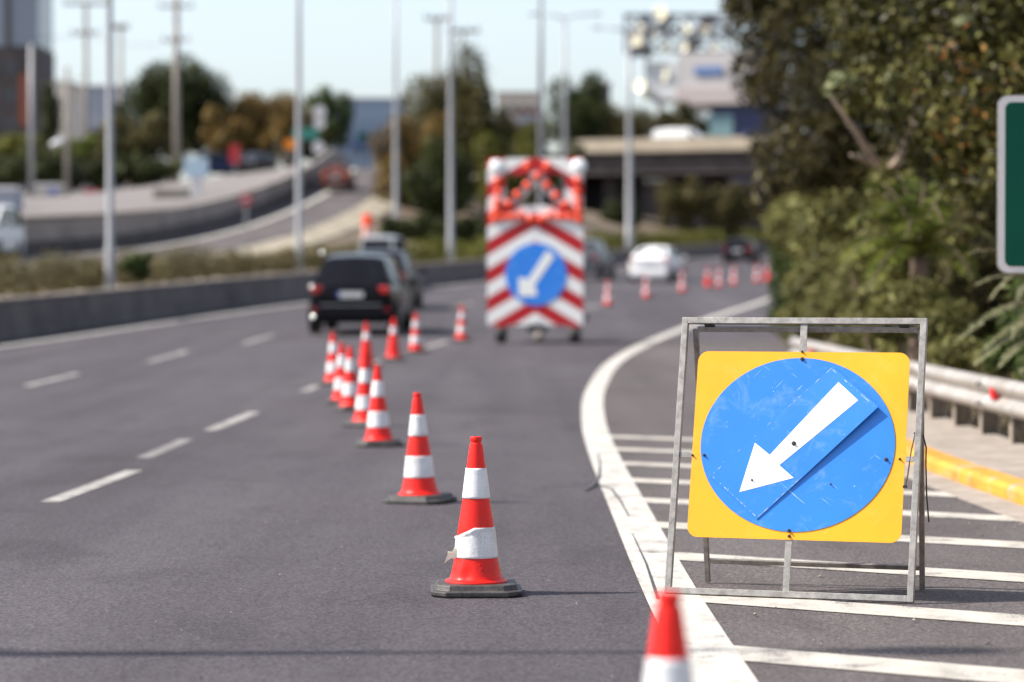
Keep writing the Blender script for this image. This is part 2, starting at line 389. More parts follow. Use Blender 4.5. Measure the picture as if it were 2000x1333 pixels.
B_c = smooth_tab([(-60, -12.4), (0, -12.35), (25, -12.25), (45, -11.85), (60, -10.8), (91, -6.6), (119, -1.2), (155, 5.5), (198, 15.5), (240, 27), (400, 75)])
R_c = smooth_tab([(-60, 4.9), (0, 4.0), (12, 3.65), (18.6, 3.42), (22.5, 3.32), (30, 3.4), (38, 3.75), (46, 4.5), (60, 5.9), (80, 8.0), (94, 10.0), (120, 14.6), (155, 22), (198, 33), (240, 45), (400, 92)])
W_c = smooth_tab([(-60, -40), (60, -27), (100, -19.5), (108, -17.7), (115, -16.4), (140, -14.2), (165, -12.4), (205, -12.9), (260, -14), (400, -18)])
RR_c = smooth_tab([(-60, -22), (60, -17), (100, -12.0), (115, -11.0), (140, -9.4), (165, -7.9), (205, -9.0), (260, -10), (400, -14)])
ramp_c = smooth_tab([(-60, 0.9), (60, 1.3), (100, 2.55), (115, 3.2), (140, 4.8), (165, 7.2), (185, 9.0), (205, 10.4), (230, 10.9), (400, 11)])
hill_c = smooth_tab([(-60, 2.0), (60, 2.9), (100, 4.0), (140, 6.0), (175, 8.9), (205, 11.0), (260, 12.4), (400, 13)])
YMAX = 400
def cl(y): return max(-60, min(YMAX, y))
def row(y):
    """break points (x, z) of the ground at depth y, left to right"""
    yc = cl(y); b = B_c(yc); r = R_c(yc); zr = lerp_tab(ZR, y)
    w = min(W_c(yc), b-9); rr = min(RR_c(yc), b-4.4); zra = max(ramp_c(yc), zr+0.4); zh = max(hill_c(yc), zra+0.5)
    if y > 400: zra = max(zra, 0)
    dr = max(0, min(1, (y-125)/75))*2.5
    return [(-1500, zh-dr), (-120, zh-dr), (w-17, zh-dr), (w-4, zh-dr*.25), (w-0.02, zh), (w+0.02, zra), (rr, zra), (b-3.4, zr+0.72), (b-0.30, zr+0.72), (b-0.28, zr), (r+0.15, zr), (r+0.17, zr+0.10), (r+1.6, zr+0.14), (r+4, zr+0.7), (r+12, zr+2.6), (r+60, zr+5), (1500, zr+6)]
ROWS = [(y, row(y)) for y in YS]
def H(x, y):
    i = 0
    while i < len(ROWS)-2 and ROWS[i+1][0] < y: i += 1
    (ya, ra), (yb, rb) = ROWS[i], ROWS[i+1]; t = min(1, max(0, (y-ya)/(yb-ya)))
    pts = [(a[0]+(b[0]-a[0])*t, a[1]+(b[1]-a[1])*t) for a, b in zip(ra, rb)]
    return lerp_tab(pts, x)
def bx(y): return B_c(cl(y))
def rx(y): return R_c(cl(y))
def zroad(y): return lerp_tab(ZR, y)
def G(px, py, y0=4.0, y1=260.0):
    """where the sight line through a photo pixel meets the road surface"""
    r = ray(px, py); y = y0; st = 0.05
    while y < y1:
        p = CP + r*(y/r.y)
        if p.z <= zroad(y): return Vector((p.x, y, zroad(y)))
        y += st
    return Vector((p.x, y, zroad(y)))

# ground: one sheet to the horizon
g = MB(); n = len(ROWS[0][1])
for y, r in ROWS: g.v += [(x, y, z) for x, z in r]
for i in range(len(ROWS)-1):
    for k in range(n-1):
        a = i*n+k; g.f.append((a, a+1, a+n+1, a+n)); g.m.append(0)
tag(g.build('ground', M['soil']), 'brown earth of the verges and slopes', 'ground', kind='structure')

def strip(name, fl, fr, y0, y1, m, eps, label, cat, cols=1, zf=None):
    s = MB(); ys = [y0] + [y for y in YS if y0 < y < y1] + [y1]; zf = zf or H
    for y in ys:
        a, b = fl(y), fr(y)
        for k in range(cols+1):
            x = a+(b-a)*k/cols; s.v.append((x, y, zf(x, y)+eps))
    w = cols+1
    for i in range(len(ys)-1):
        for k in range(cols): a = i*w+k; s.f.append((a, a+1, a+w+1, a+w)); s.m.append(0)
    o = s.build(name, m); return tag(o, label, cat, kind='structure')
zr2 = lambda x, y: zroad(y)
strip('road', lambda y: bx(y)-0.2, lambda y: rx(y)+0.1, -40, 395, M['asphalt'], 0.006, 'dark grey motorway asphalt curving away to the right', 'road', zf=zr2)
EDGE_PX = [(1405, 1333), (1318, 1180), (1230, 1000), (1183, 900), (1160, 830), (1163, 765), (1213, 700), (1330, 645), (1510, 583)]
EP = [G(*p) for p in EDGE_PX]
edge_f = smooth_tab([(-40, EP[0].x+0.3), (6, EP[0].x+0.04)] + [(p.y, p.x) for p in EP] + [(120, 13.0), (155, 20.2), (198, 31), (240, 43)])
strip('shoulder', lambda y: edge_f(y), lambda y: rx(y)+0.1, -40, 60, M['shoulder'], 0.011, 'paler grey asphalt of the hatched shoulder', 'shoulder', zf=zr2)
strip('ramp_road', lambda y: W_c(cl(y))+0.35, lambda y: RR_c(cl(y)), 40, 250, M['shoulder'], 0.02, 'side road climbing past the retaining wall', 'road')
fc = MB(); fys = [96.]+[y for y in YS if 96 < y < 300]+[300.]
for y in fys:
    w = W_c(cl(y)); fc.v += [(x, y, H(x, y)+.03) for x in (-115, w-17, w-4, w-.3)]
for i in range(len(fys)-1):
    for k in range(3): a = i*4+k; fc.f.append((a, a+1, a+5, a+4)); fc.m.append(0)
tag(fc.build('forecourt', M['forecourt']), 'pale concrete yard above the retaining wall', 'forecourt', kind='structure')
strip('embankment', lambda y: RR_c(cl(y))+0.02, lambda y: RR_c(cl(y))+1.5, 96, 190, M['embank'], 0.05, 'pale stony bank under the side road', 'bank')
strip('ramp_edge_line', lambda y: W_c(cl(y))+1.3, lambda y: W_c(cl(y))+1.75, 60, 220, M['white_line'], 0.04, 'white edge line of the climbing side road', 'road marking')
strip('planter_soil', lambda y: bx(y)-3.2, lambda y: bx(y)-0.42, -30, 260, M['pale_soil'], 0.01, 'pale earth of the raised median', 'median')

# painted lines
def dense(y0, y1, st=0.5):
    k = max(1, int((y1-y0)/st)); return [y0+(y1-y0)*i/k for i in range(k+1)]
def line_along(mb, f, y0, y1, w, eps, st=0.5):
    ys = dense(y0, y1, st); base = len(mb.v)
    for y in ys:
        x = f(y); dx = (f(y+0.05)-f(y-0.05))/0.1; k = math.sqrt(1+dx*dx)
        for sgn in (-1, 1):
            X = x+sgn*w/2/k; Yy = y-sgn*w/2*dx/k
            mb.v.append((X, Yy, zroad(Yy)+eps))
    for i in range(len(ys)-1):
        a = base+2*i; mb.f.append((a, a+1, a+3, a+2)); mb.m.append(0)
e = MB(); line_along(e, edge_f, 4, 240, 0.265, 0.017)
tag(e.build('edge_line', M['white_line']), 'broad white line swinging right along the shoulder', 'road marking', kind='structure')
e = MB(); line_along(e, lambda y: bx(y)+0.85, 5, 240, 0.30, 0.010)
tag(e.build('median_line', M['white_line']), 'white line beside the concrete median barrier', 'road marking', kind='structure')
dash = MB(); faint = MB()
def dash_px(a, b, w=0.14, dash=dash):
    p, q = G(*a), G(*b); f = lambda y: p.x+(q.x-p.x)*(y-p.y)/(q.y-p.y)
    line_along(dash, f, p.y, q.y, w, 0.010)
for a, b in [((97, 984), (262, 922)), ((410, 843), (497, 807)), ((592, 766), (652, 741)), ((715, 716), (765, 699)), ((830, 681), (873, 667)), 
             ((52, 755), (150, 732)), ((290, 708), (365, 687)), ((475, 672), (535, 655)), ((640, 632), (690, 620)), ((875, 601), (930, 592)), ((1140, 604), (1200, 592))]:
    dash_px(a, b)
dash_px((280, 897), (365, 860), dash=faint)
tag(faint.build('faded_markings', M['faint_dash']), 'faded old dashes almost worn off the lane line', 'road marking', kind='structure')
tag(dash.build('lane_markings', M['dash']), 'worn white dashes between the lanes', 'road marking', kind='structure')
hm = MB()
for k in range(0, 10):
    d0 = 11.22+2.06*k; x0 = edge_f(d0)+0.12; sl_ = -0.70
    x1 = 3.42; seg = 8; half = 0.235
    if d0 > 28.5: continue
    base = len(hm.v)
    for i in range(seg+1):
        x = x0+(x1-x0)*i/seg; y = d0+sl_*(x-x0)
        for sgn in (-1, 1): hm.v.append((x, y+sgn*half, zroad(y)+0.0155))
    for i in range(seg): a = base+2*i; hm.f.append((a, a+2, a+3, a+1)); hm.m.append(0)
tag(hm.build('hatch_markings', M['hatch']), 'slanting white hatch stripes painted on the shoulder', 'road marking', kind='structure')
tc = MB()
def crack(pts, w, eps=0.021):
    P = [G(*p) for p in pts]
    for i in range(len(P)-1):
        a, b = P[i], P[i+1]; d = (b-a).normalized(); nrm = Vector((-d.y, d.x, 0)); wa = w*(1-i/(len(P)-1)*0.7); wb = w*(1-(i+1)/(len(P)-1)*0.7)
        tc.add([a-nrm*wa+Vector((0, 0, eps)), a+nrm*wa+Vector((0, 0, eps)), b+nrm*wb+Vector((0, 0, eps)), b-nrm*wb+Vector((0, 0, eps))], [(0, 1, 2, 3)])
crack([(1142, 962), (1158, 953), (1170, 940), (1172, 915), (1168, 890)], 0.017)
crack([(1170, 953), (1195, 962), (1212, 985), (1228, 1015)], 0.014)
crack([(1175, 955), (1215, 951), (1260, 950), (1330, 954)], 0.011)
crack([(1285, 1180), (1262, 1110), (1235, 1050)], 0.008)
tag(tc.build('tar_cracks', M['tar'], fix=False), 'dark cracks crossing the broad white line', 'crack', kind='structure')
# loose chips of stone
gv = MB()
def chip(p, r):
    rot = Matrix.Rotation(random.random()*6, 3, 'Z') @ Matrix.Rotation(random.random(), 3, 'X')
    ico = [(0, 0, .7), (1, 0, 0), (.2, .9, 0), (-.8, .5, .1), (-.7, -.6, 0), (.4, -.9, .1), (0, 0, -.4)]
    gv.add([Vector(p)+rot @ (Vector(q)*r*random.uniform(.7, 1.2)) for q in ico], [(0, 1, 2), (0, 2, 3), (0, 3, 4), (0, 4, 5), (0, 5, 1), (6, 2, 1), (6, 3, 2), (6, 4, 3), (6, 5, 4), (6, 1, 5)])
for px, py, r in [(668, 1077, .010), (410, 1087, .006), (1475, 1212, .014), (1785, 1222, .013), (1602, 1135, .012), (1515, 1197, .007), (1660, 1140, .007), (1090, 1310, .008), (740, 1240, .006), (1590, 1262, .008), (1930, 1268, .01), (1040, 940, .008)]:
    p = G(px, py); chip((p.x, p.y, p.z+0.016+r*.3), r)
for i in range(140):
    y = random.uniform(9.5, 34); x = random.uniform(-0.15, 0.18)*y
    chip((x, y, zroad(y)+0.018), random.uniform(.003, .007))
for i in range(220):
    y = random.uniform(9.5, 34); x = rx(y)-abs(random.gauss(0, .35))-.05
    chip((x, y, zroad(y)+0.018), random.uniform(.004, .012))
tag(gv.build('gravel', M['kerb']), 'pale grit and stone chips scattered on the asphalt', 'gravel', kind='stuff')

# ------------------------------------------------------------------ median barrier, hedge, walls, kerb, guardrail
def sweep(mb, prof, f, ys, zf, mi=0):
    """profile (u to the right, v up) swept along x=f(y); closed profile"""
    rings = []
    for y in ys:
        dx = (f(y+0.1)-f(y-0.1))/0.2; k = math.sqrt(1+dx*dx); rx_, ry_ = 1/k, -dx/k
        rings.append([(f(y)+u*rx_, y+u*ry_, zf(y)+v) for u, v in prof])
    mb.loft(rings, mi)
ysB = list(range(-30, 60, 6)) + list(range(60, 262, 3))
mb = MB(); sweep(mb, [(0.0, -0.1), (0.0, 0.10), (-0.04, 0.14), (-0.08, 0.78), (-0.13, 0.82), (-0.33, 0.82), (-0.36, 0.78), (-0.36, -0.1)], bx, ysB, zroad)
bt = thing('median_barrier', 'long dark concrete median barrier beside the carriageway', 'barrier')
mb.build('wall', M['barrier'], bt)
mb = MB(); sweep(mb, [(-0.07, 0.823), (-0.07, 0.885), (-0.42, 0.885), (-0.42, 0.823)], bx, ysB, zroad); mb.build('sunlit_top', M['sunlit_top'], bt)  # paler slab colours in the sunlit top of the barrier
ysW = list(range(60, 100, 8)) + list(range(100, 232, 4))
wt = thing('retaining_wall', 'curved grey retaining wall, foot coloured dark for shade, along the side road', 'wall')
mb = MB(); sweep(mb, [(0.30, -0.3), (0.30, 0.55), (0.05, 0.55), (0.05, -0.3)], lambda y: W_c(cl(y)), ysW, lambda y: H(W_c(cl(y))+0.2, y)); mb.build('foot', M['darkwall'], wt)  # dark tone puts the shadowed lower wall face into the colour
mb = MB(); sweep(mb, [(0.08, 0.54), (0.08, 1.34), (-0.12, 1.34), (-0.12, -0.3), (0.04, -0.3), (0.04, 0.54)], lambda y: W_c(cl(y)), ysW, lambda y: H(W_c(cl(y))+0.2, y)); mb.build('parapet', M['parapet'], wt)
# kerb: yellow painted
ysK = [float(y)*1.5 for y in range(-6, 31)]
kf = lambda y: R_c(y)
kt = thing('kerb', 'worn yellow painted kerb under the guardrail', 'kerb')
kz = lambda y: zroad(y)
mb = MB(); sweep(mb, [(0.0, -0.05), (0.0, 0.10), (0.03, 0.135), (0.20, 0.140), (0.20, -0.05)], kf, ysK, kz); mb.build('painted_face', M['yellow_kerb'], kt)
mb = MB(); sweep(mb, [(0.20, -0.05), (0.20, 0.138), (1.05, 0.16), (1.05, -0.05)], kf, ysK, kz); mb.build('verge_slab', M['kerb'], kt)
mb = MB(); sweep(mb, [(-0.26, -0.05), (-0.26, 0.018), (-0.01, 0.030), (-0.01, -0.05)], kf, ysK, kz); mb.build('gutter', M['kerb'], kt)

GR = smooth_tab([(2, 4.75), (12, 4.5), (22, 4.22), (30, 4.16), (40, 4.0)]); 
gt = thing('guardrail', 'steel guardrail with red reflectors between the kerb and the bushes', 'guardrail', (GR(20), 20, 0))
off = Vector((GR(20), 20, 0))
def local(mb, o): mb.v = [tuple(Vector(v)-o) for v in mb.v]; return mb
ysG = [2+i*0.95 for i in range(41)]
wprof = [(0.0, .45), (-0.055, .485), (-0.075, .52), (-0.055, .555), (0.0, .59), (0.0, .615), (-0.055, .65), (-0.075, .69), (-0.055, .725), (0.0, .76), (0.012, .755), (-0.043, .722), (-0.062, .69), (-0.043, .655), (0.012, .62), (0.012, .585), (-0.043, .55), (-0.062, .52), (-0.043, .49), (0.012, .455)]
mb = MB(); sweep(mb, [(u, v-.05) for u, v in wprof], GR, ysG, zroad); local(mb, off).build('rail', M['rail'], gt, smooth=True)
y = 3.0
while y < 40:
    mb = MB(); x = GR(y)+0.14
    for c, s_ in (((x-.075, y, .27), (.016, .13, .80)), ((x+.075, y, .27), (.016, .13, .80)), ((x, y+.045, .27), (.134, .016, .80))): mb.box((c[0], c[1], c[2]+zroad(y)), s_)
    local(mb, off).build('post', M['post'], gt)
    mb = MB(); mb.box((GR(y)+0.030, y, .55+zroad(y)), (.055, .12, .22)); local(mb, off).build('spacer', M['rail'], gt)
    y += 1.5
for px, yy in ((1892, 24.2), (1610, 32.5), (1552, 37.5), (1985, 19.5)):
    mb = MB(); mb.box((GR(yy)-0.05, yy, .575+zroad(yy)), (.05, .16, .10)); local(mb, off).build('reflector', M['red_refl'], gt, bevel=.004)
yy = 4.6
while yy < 40:
    mb = MB(); sweep(mb, [(u-.004, v-.05) for u, v in wprof], GR, [yy, yy+.32], zroad); local(mb, off).build('lap_joint', M['post'] if int(yy) % 2 else M['rail'], gt, smooth=True)
    for dv in (.52, .69):
        for dy in (.08, .24):
            mb = MB(); mb.lathe([(.016, 0), (.014, .012), (0, .016)], 8, c=(GR(yy+dy)-.080, yy+dy, zroad(yy)+dv-.05), rot=Matrix.Rotation(-PI/2, 3, 'Y')); local(mb, off).build('bolt', M['bolt'], gt)
    yy += 4.0
mb = MB()   # turned end piece
p0 = Vector((GR(40.0), 40.0, zroad(40)+.605)); pts = [p0+Vector((0.012*i*i, i*.22, -0.012*i*i)) for i in range(5)]
for a, b in zip(pts, pts[1:]): mb.bar(a, b, .03, .30)
local(mb, off).build('end_terminal', M['rail'], gt)
# ------------------------------------------------------------------ plants
PAL = {
 'dark': [(.012, .016, .005), (.026, .034, .010), (.050, .062, .018), (.10, .115, .035)],
 'olive': [(.024, .021, .008), (.055, .049, .017), (.10, .088, .030), (.17, .15, .055)],
 'green': [(.016, .026, .006), (.035, .055, .012), (.065, .095, .022), (.12, .15, .045)],
 'autumn': [(.07, .042, .014), (.16, .095, .028), (.22, .135, .042), (.12, .105, .03), (.28, .19, .07)],
 'yellow': [(.05, .055, .012), (.11, .12, .022), (.17, .17, .035), (.08, .075, .02)],
 'near': [(.008, .006, .001), (.017, .015, .002), (.032, .031, .005), (.066, .064, .011), (.28, .27, .09)],  # darkest and brightest tones paint in shadow gaps and sparse highlights
 'rust': [(.30, .11, .025), (.22, .075, .02), (.36, .18, .05), (.10, .07, .02)],
 'dry': [(.06, .048, .022), (.11, .09, .042), (.16, .13, .06), (.10, .10, .035)],
 'pale': [(.05, .065, .02), (.12, .14, .055), (.24, .26, .13), (.32, .33, .19)],
 'fern': [(.04, .055, .010), (.085, .115, .020), (.15, .18, .03), (.21, .23, .05)],
}
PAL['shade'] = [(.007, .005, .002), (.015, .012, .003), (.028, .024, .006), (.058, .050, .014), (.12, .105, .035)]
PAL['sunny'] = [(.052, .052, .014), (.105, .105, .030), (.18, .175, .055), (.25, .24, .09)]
LM = {k: leaf_mat('leaves_'+k, v, 0.5 if k != 'near' else 0.40) for k, v in PAL.items()}
def leaves_at(P, Nrm, size, var=0.35, aspect=0.42):
    n = len(P)
    nr = Nrm + RNG.normal(0, .75, (n, 3)); nr /= np.linalg.norm(nr, axis=1)[:, None]
    t = RNG.normal(0, 1, (n, 3)); t -= nr*np.sum(t*nr, 1)[:, None]; t /= np.linalg.norm(t, axis=1)[:, None]
    b = np.cross(nr, t); s = size*np.exp(RNG.normal(0, var, n))[:, None]
    V = np.stack([P-t*s*.5, P+b*s*aspect*.5+nr*s*.06, P+t*s*.5, P-b*s*aspect*.5+nr*s*.06], 1).reshape(-1, 3)
    return V, np.arange(4*n).reshape(-1, 4)
def blob_points(blobs, n):
    """points through the volume of many small lobes, denser towards each lobe's skin"""
    vol = np.array([b[3]*b[4]*b[5] for b in blobs])**0.75; k = RNG.choice(len(blobs), n, p=vol/vol.sum())
    B = np.array(blobs)[k]
    d = RNG.normal(0, 1, (n, 3)); d /= np.linalg.norm(d, axis=1)[:, None]
    r = RNG.uniform(0, 1, n)**(0.30); r = r*(1+RNG.normal(0, .07, n))
    return B[:, :3]+d*r[:, None]*B[:, 3:6], d+np.array([0, 0, .5])
def lobes(c, rad, n, frac=0.38, flat=1.0, seed=0):
    rs = np.random.default_rng(seed); out = []
    for i in range(n):
        zf = 1-2*(i+.5)/n; af = i*2.39996+seed; d = np.array([math.sqrt(1-zf*zf)*math.cos(af), math.sqrt(1-zf*zf)*math.sin(af), zf])+rs.normal(0, .16, 3)
        q = rs.uniform(.52, .82) if i % 4 else rs.uniform(.1, .4); f = frac*rs.uniform(.65, 1.25)
        out.append((c[0]+d[0]*q*rad[0], c[1]+d[1]*q*rad[1], c[2]+d[2]*q*rad[2], rad[0]*f, rad[1]*f, rad[2]*f*flat))
    return out
def crown(name, blobs, n, size, pal, parent, aspect=.42, var=.35):
    P, N = blob_points(blobs, n)
    o = parent.matrix_basis.translation if parent else Vector((0, 0, 0))
    P = P-np.array(o)
    V, Q = leaves_at(P, N, size, var, aspect)
    return np_mesh(name, V, Q, LM[pal] if isinstance(pal, str) else pal, parent)
def trunk_mesh(parent, base, blobs, r0, mat, limbs=5, lean=(0, 0)):
    o = parent.matrix_basis.translation; mb = MB(); base = Vector(base)
    cen = Vector(np.mean([b[:3] for b in blobs], axis=0)); top = base.lerp(cen, .75)+Vector((lean[0], lean[1], 0))
    pts = [base-Vector((0, 0, .3)), base.lerp(top, .35)+Vector((random.uniform(-.1, .1), 0, 0)), base.lerp(top, .7), top]
    mb.tube([p-o for p in pts], [r0*1.25, r0, r0*.8, r0*.5], 10)
    for b in random.sample(blobs, min(limbs, len(blobs))):
        e = Vector(b[:3]); s = base.lerp(top, random.uniform(.4, .9)); m = s.lerp(e, .5)+Vector((0, 0, -.08*(e-s).length))
        mb.tube([s-o, m-o, e-o], [r0*.5, r0*.32, r0*.12], 7)
    return mb.build('trunk', mat, parent, smooth=True)
def tree_px(name, label, cat, cx, top, bot, hw, Y, pal, n, leaf, nl=16, frac=.38, base_z=None, trunk=True, group=None, bark='bark', hz=None, seed=0, r0=None):
    s = FPX/Y; c = U(cx, (top+bot)/2, Y); rad = (hw/s*1.04, hw/s*1.0, (bot-top)/2/s*1.03)
    gz = H(c.x, Y) if base_z is None else base_z
    t = thing(name, label, cat, (c.x, Y, gz), group=group)
    bl = lobes(c, (rad[0]*.92, rad[1]*.92, rad[2]*.92), nl, frac, 1.0, seed+int(cx))
    crown('crown', bl, n, leaf, pal, t)
    if trunk: trunk_mesh(t, (c.x, Y, gz), bl, r0 or max(.08, rad[0]*.07), M[bark])
    return t

# far trees beyond the road
G1 = 'trees behind the side road'
tree_px('pine_tree', 'tall round dark green tree with a utility pole in front of it', 'tree', 337, 92, 335, 112, 232, 'dark', 20000, .36, 24, .36, group=G1, seed=1)
tree_px('broadleaf_tree', 'rust brown tree between the dark round tree and the lamp post', 'tree', 500, 158, 335, 92, 236, 'autumn', 13000, .34, 20, .36, group=G1, seed=2)
tree_px('broadleaf_tree', 'thin topped green tree rising above the white round signs', 'tree', 640, 146, 300, 54, 240, 'green', 4500, .34, 12, .36, group=G1, seed=3)
tree_px('broadleaf_tree', 'low olive brown tree at the foot of the dark round tree', 'tree', 255, 215, 345, 92, 218, 'olive', 9000, .32, 16, .38, group=G1, seed=4)
tree_px('cypress_tree', 'slim dark cypress beside the dark tower', 'tree', 98, 148, 300, 20, 240, 'dark', 4000, .26, 14, .5, group=G1, seed=5)
tree_px('hedge_bush', 'yellow green bush below the dark tower', 'bush', 35, 252, 330, 62, 205, 'yellow', 5000, .28, 12, .42, seed=6, trunk=False)
tree_px('hedge_bush', 'green bush below the white lamp head', 'bush', 145, 258, 322, 44, 206, 'fern', 3500, .28, 10, .42, seed=7, trunk=False)
for cx, hw, lab in ((20, 66, 'shaded dark hedge above the grey bin at the yard edge'), (120, 60, 'shaded dark hedge behind the red bin in the yard'), (215, 60, 'shaded dark hedge between the pole and the yard car'), (305, 56, 'shaded dark hedge behind the silver yard car')):
    tree_px('yard_hedge', lab, 'hedge', cx, 296, 372, hw, 196, 'dark', 3200, .30, 12, .42, seed=8, trunk=False, group='hedges at the back of the yard')
tree_px('broadleaf_tree', 'golden brown tree directly left of the tall lamp post', 'tree', 560, 180, 330, 52, 228, 'autumn', 6000, .32, 14, .4, group=G1, seed=31)
tree_px('broadleaf_tree', 'golden olive tree behind the dark blue parked car', 'tree', 440, 205, 335, 56, 226, 'autumn', 6000, .32, 14, .4, group=G1, seed=32)
tree_px('hedge_bush', 'dull green bush under the white round discs', 'bush', 600, 232, 325, 52, 236, 'olive', 5000, .30, 12, .42, seed=33, trunk=False)
tree_px('hedge_bush', 'brown bush at the right end of the warehouse', 'bush', 205, 250, 340, 50, 214, 'olive', 4500, .30, 12, .42, seed=34, trunk=False)
for cx, hw, lab in ((775, 44, 'added dark bush for the bank shade beneath the rusty leaved tree'), (845, 50, 'added dark bush for the bank shade between two plain lamp posts'), (920, 50, 'added dark bush for the bank shade left of the warning trailer')):
    tree_px('shade_bush', lab, 'bush', cx, 415, 492, hw, 140, 'dark', 4200, .2, 12, .42, seed=35, trunk=False, group='added bushes for the shade on the bank')  # bushes added to darken the bank where it lies in shade
# median tree mass in the middle
G2 = 'trees between the two roads'
tree_px('broadleaf_tree', 'big olive brown tree rising behind the plain lamp posts', 'tree', 880, 98, 430, 112, 172, 'olive', 24000, .28, 34, .36, group=G2, seed=11)
tree_px('broadleaf_tree', 'rusty leaved lower tree at the left foot of the big olive tree', 'tree', 800, 190, 435, 92, 162, 'autumn', 11000, .28, 18, .38, group=G2, seed=12)
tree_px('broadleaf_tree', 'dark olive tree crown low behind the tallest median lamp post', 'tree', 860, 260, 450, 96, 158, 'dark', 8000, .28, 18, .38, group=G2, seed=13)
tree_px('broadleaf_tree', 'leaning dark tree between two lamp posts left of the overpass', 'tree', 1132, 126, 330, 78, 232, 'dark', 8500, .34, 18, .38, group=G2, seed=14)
tree_px('broadleaf_tree', 'light green bushy tree directly above the warning trailer', 'tree', 985, 250, 430, 74, 168, 'yellow', 6500, .26, 16, .38, group=G2, seed=15)
tree_px('broadleaf_tree', 'dull green tree behind the parapet left of the white van', 'tree', 1215, 196, 300, 88, 262, 'olive', 6000, .34, 16, .4, group=G2, seed=16)
tree_px('broadleaf_tree', 'dull green tree under the grey billboard building', 'tree', 1330, 196, 290, 50, 256, 'olive', 4500, .34, 12, .4, group=G2, seed=17)
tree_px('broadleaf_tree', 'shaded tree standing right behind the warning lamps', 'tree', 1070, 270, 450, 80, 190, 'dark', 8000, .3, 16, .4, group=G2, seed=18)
tree_px('broadleaf_tree', 'olive tree crown at the right shoulder of the big olive tree', 'tree', 945, 165, 430, 52, 170, 'olive', 8000, .27, 16, .4, group=G2, seed=41)
tree_px('broadleaf_tree', 'dull green crown below the distant beige block', 'tree', 1022, 212, 330, 52, 236, 'olive', 6000, .3, 14, .42, group=G2, seed=42)
for cx, top, hw, lab, pl in ((1330, 330, 60, 'olive bush under the middle of the overpass', 'olive'), (1420, 342, 56, 'olive bush under the right end of the overpass', 'olive'), (1210, 372, 44, 'dark bush under the overpass beside the lamp post', 'dark')):
    tree_px('underpass_bush', lab, 'bush', cx, top, 470, hw, 204, pl, 4500, .26, 12, .42, trunk=False, seed=19)

# hedges on the median
def hedge(name, label, y0, y1, n, size, pal, h=0.95, w=1.0, xoff=-1.7, group=None):
    ym = (y0+y1)/2; t = thing(name, label, 'hedge', (bx(ym)+xoff, ym, zroad(ym)+.72), group=group)
    bl = []; y = y0
    while y < y1:
        hh = h*random.uniform(.72, 1.15)
        bl.append((bx(y)+xoff+random.uniform(-.2, .2), y, zroad(y)+.72+hh*.5, w*.55, .75, hh*.55)); y += .8
    crown('foliage', bl, n, size, pal, t, .4)
    mb = MB()
    for b in bl[::2]: mb.tube([Vector((b[0], b[1], b[2]-b[5]-.1))-Vector(t.location), Vector((b[0]+.1, b[1], b[2]))-Vector(t.location)], [.03, .012], 5)
    mb.build('stems', M['bark'], t)
    return t
hedge('median_hedge', 'dry olive hedge on the median left of the black car', 50, 104, 22000, .13, 'dry', 1.0)
hedge('median_hedge', 'green topped hedge on the far median curving behind the white car', 105, 235, 22000, .20, 'yellow', 1.05)
tree_px('hedge_bush', 'darker green bush in the dry hedge beside the nearest lamp post', 'bush', 265, 486, 548, 38, 72, 'green', 2600, .10, 9, .45, trunk=False, seed=21)

# trees and bushes behind the guardrail
G3 = 'trees behind the guardrail'
def big_tree(name, label, blobs, base, pal, n, size, r0, bark, group=G3, extra=None, aspect=.45):
    t = thing(name, label, 'tree', base, group=group)
    crown('crown', blobs, n, size, pal, t, aspect)
    if extra:
        for pl, nn, bl in extra: crown('autumn_leaves', bl, nn, size*.95, pl, t, aspect)
    return t
# near tree with pale limbs
def Lb(px, py, Y, r, ry=None, rz=None): c = U(px, py, Y); s = FPX/Y; return (c.x, c.y, c.z, r/s, (ry or r)/s*1.0, (rz or r*.85)/s)
bl = [Lb(1740, 60, 36, 120), Lb(1850, 40, 34, 130), Lb(1960, 60, 33, 140), Lb(1700, 170, 35, 70), Lb(1800, 200, 34, 110), Lb(1900, 230, 32, 110), Lb(2010, 180, 32, 130), Lb(1830, 310, 34, 70), Lb(1910, 350, 32, 80), Lb(2000, 330, 31, 90), Lb(1690, 40, 37, 90), Lb(1780, 130, 36, 100), Lb(1880, 130, 33, 110), Lb(2060, 60, 33, 150), Lb(1950, -60, 34, 160), Lb(1780, -60, 36, 160), Lb(2120, 250, 32, 140), Lb(2090, -100, 34, 160)]
bx0 = U(1742, 560, 35.5); base = (bx0.x, 35.5, H(bx0.x, 35.5))
t = big_tree('broadleaf_tree', 'near tree with two pale limbs and glossy leaves above the guardrail', bl, base, 'near', 46000, .080, .12, 'bark_pale',
             extra=[('rust', 120, [Lb(1880, 95, 32, 75), Lb(1930, 150, 31.5, 70), Lb(1790, 165, 33, 22), Lb(1870, 230, 31.5, 60), Lb(1900, 310, 31.5, 60), Lb(1830, 280, 32, 40), Lb(1955, 230, 31, 60)])])
mb = MB(); o = Vector(base)
def limb(pts, r): mb.tube([U(*p)-o for p in pts], r, 9)
limb([(1742, 560, 35.5), (1736, 440, 35.5), (1730, 330, 35.5)], [.10, .085, .065])
limb([(1732, 345, 35.5), (1695, 292, 35.2), (1650, 225, 35.0), (1622, 186, 35), (1610, 168, 35)], [.055, .045, .032, .02, .006])
limb([(1732, 340, 35.5), (1758, 310, 35.3), (1775, 260, 35.2), (1790, 190, 35.2), (1830, 90, 35.2)], [.06, .052, .042, .03, .02])
limb([(1732, 340, 35.5), (1690, 312, 34.8), (1662, 303, 34.5)], [.04, .03, .02])
